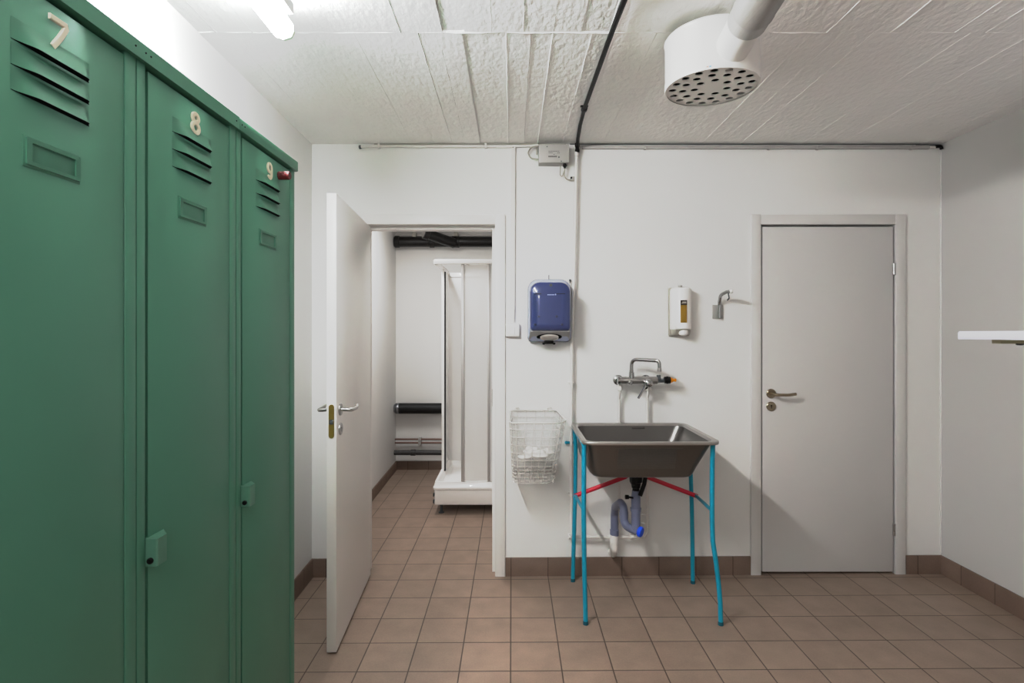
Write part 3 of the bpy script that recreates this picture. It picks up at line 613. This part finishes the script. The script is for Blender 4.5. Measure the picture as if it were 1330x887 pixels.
bm = NB(); tube(bm, fillet([T(820, 487, yt-.004), T(820.3, 466.5, yt-.004), T(856, 468.5, 2.98), T(856.5, 478, 2.98)], [.035, .04], 8), .0102, 14); sp = obj('spout', bm, 'chrome', root)
bm = NB(); c = T(856.5, 477.5, 2.98); turn(bm, (c.x, 2.98, c.z), (0, 0, -1), [(0, .0105), (.014, .0115), (.02, .0115), (.021, .009)], 16); obj('aerator', bm, 'satin', sp)
bm = NB(); c = T(841, 497, 3.06); turn(bm, (c.x, 3.065, c.z), (0, -1, 0), [(0, .024), (.03, .0245), (.045, .02), (.05, .012)], 22); kb = obj('control_knob', bm, 'chrome', root)
bm = NB(); a, b = T(838.5, 501, 3.02), T(829, 517.5, 3.0); tube(bm, [a, a.lerp(b, .5), b], [.007, .0055, .0065], 10); obj('control_lever', bm, 'chrome', kb)
bm = NB(); c = T(819.5, 497, 3.055); turn(bm, (c.x, 3.063, c.z), (0, -1, 0), [(0, .014), (.006, .013), (.01, .008)], 16); obj('cover_cap', bm, 'chrome', root)
bm = NB(); turn(bm, T(838, 502.8, 3.045), (0, -1, 0), [(0, .011), (.012, .011)], 12); obj('joint', bm, 'black', kb)
# hose connector on the right of the tap
root = thing('hose_connector', 'black and orange hose connector on the right end of the tap', 'hose connector', T(866, 498))
bm = NB(); a = T(853.5, 493); tube(bm, [T(855.5, 487), T(855.5, 495)], .0115, 14); turn(bm, T(853.5, 494.2), (1, 0, 0), [(0, .012), (.05, .012)], 16); obj('elbow', bm, 'dgrey', root)
bm = NB(); turn(bm, T(862.3, 493.7), (1, 0, 0), [(0, .013), (.004, .0195), (.012, .019), (.014, .021), (.022, .0215), (.026, .019), (.034, .0195), (.036, .016)], 18); obj('sleeve', bm, 'black', root)
bm = NB(); turn(bm, T(869.8, 493.7), (1, 0, 0), [(0, .0175), (.006, .0175), (.010, .013), (.014, .013), (.016, .0105), (.022, .0075), (.03, .0075), (.031, .0095), (.035, .0085), (.036, .006)], 18); obj('nozzle', bm, 'orange', root, label='orange nozzle')
# supply pipes under the tap
for px, lab in ((806, 'thin white pipe dropping from the left end of the tap'), (843.3, 'thin white pipe dropping from the middle of the tap')):
    root = thing('supply_pipe', lab, 'pipe', T(px, 690, sY), 'white pipes between the tap and the sink')
    c = T(px, 496); bm = NB(); zend = w[5].z if px > 830 else .75
    pts = [(c.x, 3.10, c.z), (c.x, 3.10, c.z-.06), (c.x, sY+.005, c.z-.10), (c.x, sY+.005, .26), (P(836, 0, sY).x, sY, .232)] if px > 830 else [(c.x, 3.10, c.z), (c.x, 3.10, c.z-.06), (c.x, sY+.005, c.z-.10), (c.x, sY+.005, .24)]
    tube(bm, fillet(pts, .04, 4), .0078, 12); obj('pipe', bm, 'pipe', root)
    bm = NB(); turn(bm, (c.x, 3.10, c.z-.018), (0, 0, -1), [(0, .0125), (.012, .0125), (.014, .015), (.03, .015), (.032, .01)], 8 if False else 16); obj('nut', bm, 'pipe', root)

# ------------------------------------------------------------------ steel sink
root = thing('sink', 'deep stainless steel laundry sink on turquoise legs', 'sink', (.648, 2.82, .69))
bx0, bx1, by0, by1, zr = .327, .968, 2.548, 3.090, .884
def br(ix, iy0, iy1, z, r, n=6):
    il, ir = ix if isinstance(ix, tuple) else (ix, ix)
    return [(p, q, z) for p, q in rrect(bx0+il, bx1-ir, by0+iy0, by1-iy1, r, n)]
bm = NB()
loft(bm, [br((.088, .120), .108, .078, .692, .035), br((.064, .104), .088, .062, .700, .042), br((.049, .094), .08, .058, .715, .045), br((.036, .08), .071, .052, .745, .05), br(.024, .03, .026, .865, .05), br(.022, .027, .025, .874, .05)], True, False)
loft(bm, [br(.03, .031, .03, .873, .043), br((.044, .088), .076, .056, .747, .048), br((.058, .104), .086, .064, .718, .048), br((.075, .114), .096, .072, .705, .045), br((.1, .132), .125, .092, .699, .04)], False, True)
# the bowl's front slopes: pressed washboard ribs on it
yA, zA, yB_, zB_ = by0+.03, .865, by0+.083, .717
for k in range(13):
    t = .17+.62*k/12; y = yA+(yB_-yA)*t; z = zA+(zB_-zA)*t
    tube(bm, [(.497, y+.0003, z), (.772, y+.0003, z)], 0.004, 6)
fr = [(.485, .12), (.80, .12), (.78, .83), (.485, .83), (.485, .12)]
tube(bm, [(x, yA+(yB_-yA)*t+.0006, zA+(zB_-zA)*t) for x, t in fr], .0022, 6)
bowl = obj('bowl', bm, 'steel', root)
bm = NB(); loft(bm, [br(.022, .027, .025, .873, .05), br(.0, .0, .0, .869, .05), br(-.002, -.002, -.002, .876, .051), br(.0, .0, .0, .883, .05), br(.006, .006, .006, .885, .047), br(.024, .024, .024, .882, .045), br(.031, .032, .031, .872, .043)], False, False)
obj('rim', bm, 'steel_lit', root)
bm = NB(); c = P(830, 551, 3.06); tube(bm, [(c.x-.04, 3.062, .862), (c.x+.03, 3.062, .862)], .008, 8); obj('overflow', bm, 'steel', root)
# stand
root = thing('sink_stand', 'turquoise tubular metal stand with red braces carrying the steel sink', 'stand', (.65, 2.84, 0))
rl = .0112
FL = [(.339, 2.603, .868), (.3385, 2.605, .70), (.3385, 2.61, .549), (.342, 2.618, .30), (.350, 2.627, FZ(.35)+.012)]
FR = [(.941, 2.590, .868), (.941, 2.598, .74), (.944, 2.608, .60), (.945, 2.610, .50), (.949, 2.612, .40), (.964, 2.613, .305), (.977, 2.614, .20), (.985, 2.614, .11), (.987, 2.614, FZ(.98)+.012)]
BL = [(.345, 3.058, .868), (.3525, 3.06, .75), (.350, 3.062, .48), (.344, 3.07, .25), (.339, 3.08, FZ(.34)+.012)]
BR = [(.957, 3.045, .868), (.976, 3.045, .74), (.985, 3.045, .59), (.990, 3.045, .45), (.994, 3.046, .25), (.997, 3.048, FZ(.99)+.012)]
for pts in (FL, FR, BL, BR):
    bm = NB(); tube(bm, fillet(pts, .15, 4), rl, 14); lg = obj('leg', bm, 'teal', root)
    bm = NB(); q = Vector(pts[-1]); turn(bm, (q.x, q.y, FZ(q.x)-.001), (0, 0, 1), [(0, .0125), (.012, .0128), (.018, .0115)], 14); obj('foot', bm, 'tealfoot', lg)
for a, b in ((FL, BL), (FR, BR)):
    bm = NB(); p, q = Vector(a[0]), Vector(b[0]); dx = -.006 if a is FL else .010
    tube(bm, fillet([p+Vector((0, 0, -.05)), p+Vector((dx*.4, .012, -.004)), p.lerp(q, .5)+Vector((dx, 0, -.006)), q+Vector((dx*.4, -.012, -.004)), q+Vector((0, 0, -.05))], [.03, .1, .03], 6), .009, 12); obj('top_bar', bm, 'teal', root)
sl_ = P(747.5, 643.5, 3.04); sr_ = P(903.5, 643.5, 3.02)
for p, q in ((sl_, Vector((.3385, 2.61, .549))), (sr_, Vector((.944, 2.609, .548)))):
    bm = NB(); tube(bm, [p, q], .0085, 12); obj('side_bar', bm, 'teal', root)
bm = NB(); pk = P(826, 613.5, 2.98)
pa, pb = sl_+Vector((-.004, 0, -.002)), sr_+Vector((.008, 0, -.004))
tube(bm, [pa, P(812, 619.5, 3.0), pk+Vector((-.02, 0, 0)), pk+Vector((.02, 0, 0)), P(842, 620, 3.0), pb], .0118, 12); obj('brace', bm, 'red2', root, label='red bent brace')
bm = NB(); c = P(739, 575, 3.142); tube(bm, [P(735.5, 574.8, 3.145), P(748, 574.8, 3.145), (.3515, 3.075, .775)], .0075, 10); ball(bm, P(735.5, 574.8, 3.145), .0095); obj('wall_stop', bm, 'teal', root)
# waste trap
ys = 2.82
root = thing('waste_trap', 'grey plastic drain trap with a blue cap under the sink', 'drain', P(797, 724, 3.08))
q = lambda px, py, y=ys: P(px, py, y)
bm = NB(); turn(bm, (q(826, 0).x, ys, .703), (0, 0, -1), [(0, .04), (.012, .04), (.014, .028), (.035, .028), (.037, .034), (.075, .032), (.08, .025), (.105, .022), (.107, .018), (.13, .018)], 22); box(bm, q(818.5, 0).x, q(826, 0).x, ys-.03, ys+.02, .615, .66, .01); tube(bm, fillet([(q(836.5, 0).x, ys-.03, .66), (q(835, 0).x, ys-.03, .625), (q(829.5, 0).x, ys-.03, .565)], .02, 4), .011, 12); obj('outlet_fitting', bm, 'black', root)
bm = NB(); tube(bm, [(q(836, 0).x, ys, .692), (q(836, 0).x, ys-.02, .66)], .012, 12); obj('overflow_stub', bm, 'tan', root)
bm = NB(); zz = lambda py, y=ys: q(0, py, y).z
turn(bm, (q(825.8, 0).x, ys, zz(690)), (0, 0, 1), [(0, .0225), (zz(664)-zz(690), .0235), (zz(664)-zz(690), .0262), (zz(661)-zz(690), .0262), (zz(661)-zz(690), .0275), (zz(659.5)-zz(690), .0275), (zz(659.5)-zz(690), .0235), (zz(645)-zz(690), .0235), (zz(641)-zz(690), .021), (zz(637)-zz(690), .019)], 24)
obj('standpipe', bm, 'bluep', root)
bm = NB(); y2 = 2.87; y3 = 3.095
path = [q(827, 690.5), q(814, 683.5, 2.83), q(810.6, 677, 2.845), q(810.2, 658, 2.86), q(806, 652.5, 2.92), q(799, 658, 3.05), q(798, 667, y3), q(798, 694.5, y3)]
tube(bm, fillet(path, [.03, .03, .05, .05, .05, .05], 7), .0205, 18)
c = Vector(path[3]); turn(bm, (c.x, c.y, zz(672, 2.86)), (0, 0, 1), [(0, .0232), (.03, .0232)], 18)
turn(bm, (Vector(path[7]).x, y3, Vector(path[7]).z-.002), (0, 0, 1), [(0, .0245), (.03, .0245), (.032, .021)], 18); obj('trap_pipe', bm, 'bluep', root)
bm = NB(); turn(bm, q(828.5, 689.3), (1, -.55, -.25), [(-.006, .0205), (.006, .0205)], 20); obj('trap_nut', bm, 'bluep', root)
bm = NB(); c = q(829.5, 689.8, 2.81); prof = [(0, .0235), (.003, .0248), (.016, .0248), (.019, .0225)]; turn(bm, c, (1, -.75, -.2), prof, 24)
ax = Vector((1, -.75, -.2)).normalized(); u1 = ax.cross(Vector((0, 0, 1))).normalized(); u2 = ax.cross(u1)
for k in range(18): v = u1*math.cos(2*PI*k/18)+u2*math.sin(2*PI*k/18); tube(bm, [c+v*.0245+ax*.003, c+v*.0245+ax*.0165], .0016, 5)
obj('cleaning_cap', bm, 'cap', root, label='bright blue screw cap')
bm = NB(); c = q(797.5, 694.5, y3); tube(bm, fillet([c, (c.x, y3, .175), (c.x-.001, y3+.02, .142), (c.x-.002, D+.005, .136)], .02, 4), .0215, 18); turn(bm, (c.x, y3, c.z-.045), (0, 0, 1), [(0, .022), (.002, .0248), (.046, .0248), (.047, .0215)], 20); obj('white_pipe', bm, 'white', root, label='white lower end going into the wall')
bm = NB(); tube(bm, [q(825, 647, ys-.01), q(815.5, 645.5, ys-.02)], .005, 8); turn(bm, q(816.5, 645.5, ys-.02), (-1, 0, 0), [(0, .0105), (.016, .0115), (.018, .009)], 14); obj('side_plug', bm, 'black', root)
bm = NB(); tube(bm, [q(831, 667, ys), q(837.5, 668.5, ys)], .0035, 8); obj('bracket_pin', bm, 'grey', root); bm = NB(); tube(bm, [q(831, 679, ys), q(838, 680, ys)], .0035, 8); obj('bracket_pin', bm, 'grey', root)

# ------------------------------------------------------------------ wire basket with a liner
root = thing('wire_basket', 'white wire waste basket hanging on the wall left of the sink', 'basket', (.12, 3.0, .592))
def bring(t, off=0, n=7, wob=0):
    """outline of the basket at depth t (0 rim, 1 bottom)"""
    f = lambda a, b: a+(b-a)*t
    xa, xb = f(-.008, .002)+off, f(.252, .236)-off; xc, xd = f(-.0145, .003)+off, f(.2855, .232)-off
    yb = D-.012-off; yf_ = f(2.865, 2.93)+off; zbk, zfr = f(.946, .603), f(.919, .590)
    out = []
    def seg(p, q, n):
        for k in range(n): u = k/n; out.append(Vector((p[0]+(q[0]-p[0])*u, p[1]+(q[1]-p[1])*u, 0)))
    r = .045
    seg((xc, yf_+r), (xa, yb-.01), 8); seg((xa, yb-.01), (xa+.012, yb), 1); seg((xa+.012, yb), (xb-.012, yb), 9); seg((xb-.012, yb), (xb, yb-.01), 1); seg((xb, yb-.01), (xd, yf_+r*1.4), 8)
    for k in range(5): a = (k+.0)/5*PI/2; out.append(Vector((xd-r*1.6+r*1.6*math.cos(a), yf_+r*1.4-r*1.4*math.sin(a), 0)))
    seg((xd-r*1.6, yf_), (xc+r*.7, yf_), 8)
    for k in range(4): a = (k+.0)/4*PI/2; out.append(Vector((xc+r*.7-r*.7*math.sin(a), yf_+r-r*math.cos(a), 0)))
    for v in out: u = (yb-v.y)/(yb-yf_); v.z = zbk+(zfr-zbk)*u
    return out
top = bring(0); bot = bring(1); nW = len(top)
bm = NB(); tube(bm, top+[top[0]], .0036, 8, False); obj('rim', bm, 'wire', root)
bm = NB()
for t in (.11, .24, .37, .50, .62, .72, .78, .84, .90, .96): r_ = bring(t); tube(bm, r_+[r_[0]], .0016, 5, False)
mids = [bring(t) for t in (0, .33, .66, 1)]
for k in range(0, nW, 2): tube(bm, [m_[k] for m_ in mids], .0016, 5)
tube(bm, bot+[bot[0]], .002, 6, False)
for k in range(9): x = .006+.226*(k+.5)/9; tube(bm, [(x, D-.013, .603), (x, 2.931, .590)], .0012, 5)
for k in range(6): u = (k+.5)/6; y = D-.013-.214*u; tube(bm, [(.003, y, .603-.013*u), (.234, y, .603-.013*u)], .0012, 5)
obj('wire_mesh', bm, 'wire', root)
for x in (.03, .215):
    bm = NB(); tube(bm, fillet([(x-.014, D-.012, .944), (x-.012, D-.006, .962), (x+.012, D-.006, .962), (x+.014, D-.012, .944)], .01, 4), .0032, 8); turn(bm, (x, D+.001, .955), (0, -1, 0), [(0, .008), (.012, .007)], 12); obj('hook', bm, 'wire', root)
bm = NB(); rings = []
for k in range(9):
    t = k/8*.70; r_ = bring(t, .006+.004*math.sin(k*2.1)); cxy = sum(r_, Vector())/len(r_); o_ = []
    for j, v in enumerate(r_):
        g = random.uniform(-.004, .004) if k else 0
        d_ = (v-cxy); d_.z = 0; o_.append(v+d_.normalized()*g+Vector((0, 0, (random.uniform(-.004, .004) if 0 < k < 8 else 0)+(.006 if k == 0 else 0))))
    rings.append(o_)
base = [Vector((.12+(v.x-.12)*.75, 3.03+(v.y-3.03)*.75, v.z-.025+.012*math.sin(i*.9))) for i, v in enumerate(rings[-1])]
loft(bm, rings+[base], False, True)
single('bin_liner', bm, 'liner', 'thin clear plastic bag lining the white wire basket', 'plastic bag', angle=60)
bm = NB()
for (x, y, z, r, a) in ((.07, 2.985, .715, .038, .4), (.15, 2.985, .728, .048, 1.3), (.11, 3.06, .73, .05, 2.2), (.185, 3.03, .73, .042, .9)):
    b2 = NB(); bmesh.ops.create_icosphere(b2, subdivisions=3, radius=r)
    for v in b2.verts: v.co *= 1+.16*math.sin(v.co.x*90+a)*math.sin(v.co.y*110+a*2)+.1*math.sin(v.co.z*150+a)+random.uniform(-.04, .04); v.co.z *= .5
    single('paper_towel', b2, 'paper', 'crumpled white paper towel in the bottom of the bag', 'paper towel', 'crumpled paper in the wire basket', mx=Matrix.Translation((x, y, z)) @ Matrix.Rotation(a, 4, 'Z'), angle=50)
bm.free()

# ------------------------------------------------------------------ shelf on the right wall
ya = 2.03; zs1 = 1.388+.0052; zs0 = zs1-.0292; xl = (1238.5-CX)*ya/F
root = thing('wall_shelf', 'white laminate shelf on the right wall, cut by the right edge', 'shelf', (2.0, 1.5, zs0))
bm = NB(); o_ = rrect(xl, XR-.001, .75, ya, [.03, .001, .001, .03], 8)
loft(bm, [[(p+(.002 if p < xl+.02 else 0), q, zs0) for p, q in o_], [(p, q, zs0+.004) for p, q in o_], [(p, q, zs1-.006) for p, q in o_], [(p+(.003 if p < xl+.03 else 0), q-(.003 if q > ya-.03 else 0), zs1) for p, q in o_]]); obj('board', bm, 'lilac', root)
for yb_ in (1.9, .95):
    bm = NB(); xq = (1294-CX)*1.9/F; box(bm, xq, XR-.0005, yb_-.018, yb_+.018, zs0-.0135, zs0, .001); box(bm, XR-.006, XR-.0005, yb_-.018, yb_+.018, zs0-.22, zs0-.0135, .001); bk = obj('bracket', bm, 'olive', root)
    bm = NB(); turn(bm, (xq+.077, yb_-.004, zs0-.0135), (0, 0, -1), [(0, .011), (.004, .011), (.006, .007)], 14); obj('bolt', bm, 'dgrey', bk)

# ------------------------------------------------------------------ shower room
yp = 5.54; kp = yp/F; XL = WL(yp)+.002
def Q(px, py, y=yp): return P(px, py, y)
root = thing('drain_pipe', 'thick black drain pipe high on the far wall of the shower room', 'pipe', (-.6, yp, 2.25))
zq = Q(0, 314).z
bm = NB(); tube(bm, [(XL, yp, zq), (.9, yp, zq)], .052, 24); pp = obj('pipe', bm, 'iron', root)
for (px, l) in ((516, .05), (561, .05), (592, .075)):
    bm = NB(); c = Q(px, 314); turn(bm, (c.x-l/2, yp, zq), (1, 0, 0), [(0, .053), (.004, .06), (l-.004, .06), (l, .053)], 24); obj('collar', bm, 'iron', root)
bm = NB(); a, b = Q(590, 316, 5.5), Q(551, 302.5, 5.36); tube(bm, [a, b], .05, 22); dr = (b-a).normalized(); turn(bm, b-dr*.05, dr, [(0, .051), (.004, .058), (.05, .058), (.052, .05)], 22); bb = obj('branch', bm, 'iron', root)
bm = NB(); turn(bm, b+dr*.003, dr, [(0, .044), (.002, .044)], 20); obj('end_plug', bm, 'grey', bb)
for px in (538, 592):
    bm = NB(); c = Q(px, 306); box(bm, c.x-.02, c.x+.02, yp-.02, YF+.001, c.z-.03, c.z+.035, .004); obj('bracket', bm, 'tan', root)
bm = NB(); z = Q(0, 304.6).z; tube(bm, [(XL, 5.585, z), (.9, 5.585, z)], .013, 12); single('thin_pipe', bm, 'pipe', 'thin white pipe just above the thick black drain pipe', 'pipe')
root = thing('insulated_pipe', 'thick black insulated pipe at waist height on the far wall of the shower room', 'pipe', (-.6, yp, .57))
z = Q(0, 530.4).z; bm = NB(); tube(bm, [(XL+.02, yp, z), (.9, yp, z)], .053, 24); obj('sleeve', bm, 'lag', root)
bm = NB(); turn(bm, (XL, yp, z), (1, 0, 0), [(0, .04), (.01, .05), (.035, .0545), (.05, .0535)], 24); obj('foil_end', bm, 'foil', root)
for py, lab in ((571.2, 'upper of the two thin brown pipes low on the far wall'), (575.9, 'lower of the two thin brown pipes low on the far wall')):
    z = Q(0, py).z; bm = NB(); tube(bm, [(XL, 5.57, z), (.9, 5.57, z)], .009, 12); single('copper_pipe', bm, 'copper', lab, 'pipe', 'thin brown pipes in the shower room')
bm = NB(); c = Q(545, 573.5, 5.56); box(bm, c.x-.014, c.x+.014, 5.553, YF+.001, c.z-.034, c.z+.034, .005); single('pipe_bracket', bm, 'grey', 'small grey clip holding the two thin brown pipes', 'pipe clip')
z = Q(0, 587.8).z; bm = NB(); tube(bm, [(XL, yp, z), (.9, yp, z)], .025, 18); c = Q(533, 0); turn(bm, (c.x, yp, z), (1, 0, 0), [(0, .025), (.005, .031), (.05, .031), (.055, .025)], 18); single('low_pipe', bm, 'dpipe', 'dark grey pipe just above the skirting at the far end of the shower room', 'pipe')

cx0, cx1, cy0, cy1 = -.606, .19, 4.215, 5.03
root = thing('shower_cabin', 'white shower cabin with sliding doors seen through the open doorway', 'shower', (-.2, 4.6, 0))
bm = NB()
def cr(i, z, r=.03): return [(p, q, z) for p, q in rrect(cx0+i, cx1-i, cy0+i, cy1-i, r, 4)]
loft(bm, [cr(.012, .185), cr(.0, .190), cr(.0, .205), cr(.006, .212), cr(.014, .245, .028), cr(.035, .245, .025), cr(.055, .20, .04), cr(.11, .175, .05)]); obj('tray', bm, 'cabin', root)
bm = NB(); box(bm, cx0+.014, cx1-.014, cy0+.012, cy0+.03, .071, .187, .004); obj('front_panel', bm, 'cabin', root)
bm = NB(); box(bm, cx0+.008, cx0+.024, cy0+.035, cy1-.02, .071, .187, .004); sp_ = obj('side_panel', bm, 'cabin', root)
for zk in (.095, .145):
    bm = NB(); box(bm, cx0+.002, cx0+.01, cy0+.01, cy0+.04, zk-.012, zk+.014, .002); obj('clip', bm, 'dgrey', sp_)
for (x, y) in ((cx0+.06, cy0+.06), (cx1-.06, cy0+.06), (cx0+.06, cy1-.06), (cx1-.06, cy1-.06)):
    bm = NB(); turn(bm, (x, y, FZ(x)-.001), (0, 0, 1), [(0, .022), (.008, .022), (.01, .011), (.12, .011)], 12); box(bm, x-.02, x+.02, y-.02, y+.02, .074, .186); obj('foot', bm, 'dgrey', root)
zt = 1.948
bm = NB(); box(bm, cx0+.01, cx1-.01, cy0+.006, cy0+.04, zt-.036, zt, .006); box(bm, cx0+.006, cx0+.036, cy0+.02, cy1-.01, zt-.036, zt-.002, .006); obj('top_rail', bm, 'cabin', root)
xp = P(573.4, 0, 4.62).x
bm = NB(); box(bm, xp, xp+.024, 4.62, 4.655, .243, zt-.02, .004); po = obj('door_post', bm, 'cabin', root)
bm = NB(); box(bm, xp+.0235, xp+.034, 4.622, 4.65, .23, zt-.05, .003); obj('seal', bm, 'black', po)
bm = NB(); box(bm, xp+.008, xp+.016, 4.655, cy1-.03, .243, zt-.03); obj('side_pane', bm, 'frost', root)
bm = NB(); box(bm, cx0+.03, cx1-.02, cy1-.04, cy1-.015, .23, zt-.02, .004); box(bm, cx1-.045, cx1-.02, cy0+.05, cy1-.041, .23, zt-.02, .004); bp_ = obj('back_panel', bm, 'cabin', root)
bm = NB(); box(bm, cx0+.05, cx1-.05, cy1-.047, cy1-.039, zt-.062, zt-.055); obj('panel_line', bm, 'grey', bp_)
fd = NB(); x0, x1 = P(603, 0, 4.23).x, P(634, 0, 4.23).x
yd = cy0+.02
box(fd, x0-.002, .16, yd+.004, yd+.010, .25, zt-.04); dr_ = obj('front_door', fd, 'frost', root)
for a, b in ((P(598.9, 0, yd).x, P(603.2, 0, yd).x), (P(633.2, 0, yd).x, P(636.6, 0, yd).x), (.145, .17)):
    bm = NB(); box(bm, a, b, yd-.004, yd+.016, .247, zt-.036, .004); obj('stile', bm, 'alu', dr_)
bm = NB(); c = P(606, 346, yd); tube(bm, [(c.x, yd+.01, zt-.03), (c.x+.02, yd+.01, zt-.045)], .008, 8); obj('roller', bm, 'grey', dr_)

# ------------------------------------------------------------------ lights, camera, world
def area(name, loc, rot, sx, sy, power, col=(.99, .99, .985)):
    l = bpy.data.lights.new(name, 'AREA'); l.shape = 'RECTANGLE'; l.size = sx; l.size_y = sy; l.energy = power; l.color = col
    o = bpy.data.objects.new(name, l); o.location = loc; o.rotation_euler = rot; COL.objects.link(o); return o
area('shower_room_lamp', (-.8, 4.2, 2.43), (0, 0, 0), .15, .5, 28)
for k in range(3):  # added fill without a fixture: unseen soft points behind the viewpoint
    l = bpy.data.lights.new('fill_light', 'POINT'); l.energy = 12.3; l.color = (.98, .99, .99); l.shadow_soft_size = .12
    o = bpy.data.objects.new('fill_light', l); o.location = (-.48, -.05-.4*k, 2.0); COL.objects.link(o)
w_ = bpy.data.worlds.new('world'); sc.world = w_; w_.use_nodes = True; w_.node_tree.nodes['Background'].inputs[0].default_value = (.5, .5, .5, 1); w_.node_tree.nodes['Background'].inputs[1].default_value = .1
cam = bpy.data.cameras.new('camera'); cam.sensor_width = 36; cam.lens = 36*F/1330; cam.shift_x = 0; cam.shift_y = -(443.5-HY)/1330; cam.clip_start = .05
co = bpy.data.objects.new('camera', cam); co.location = (0, 0, H); co.rotation_euler = (PI/2, 0, 0); COL.objects.link(co); sc.camera = co
sc.view_settings.view_transform = 'Standard'; sc.view_settings.look = 'None'; sc.view_settings.exposure = -.3; sc.view_settings.gamma = 1
sc.view_settings.use_curve_mapping = True      # film-like tone curve: gentle toe, soft shoulder
cm = sc.view_settings.curve_mapping; cm.use_clip = False; cm.extend = 'EXTRAPOLATED'; c3 = cm.curves[3]
c3.points[-1].location = (1, .775)
for a, b in ((.1, .078), (.25, .2), (.4, .352), (.5, .48), (.6, .6), (.75, .695), (.9, .758)): c3.points.new(a, b)
cm.update()
sc.cycles.use_denoising = True; sc.cycles.max_bounces = 12; sc.cycles.diffuse_bounces = 8; sc.cycles.transparent_max_bounces = 12
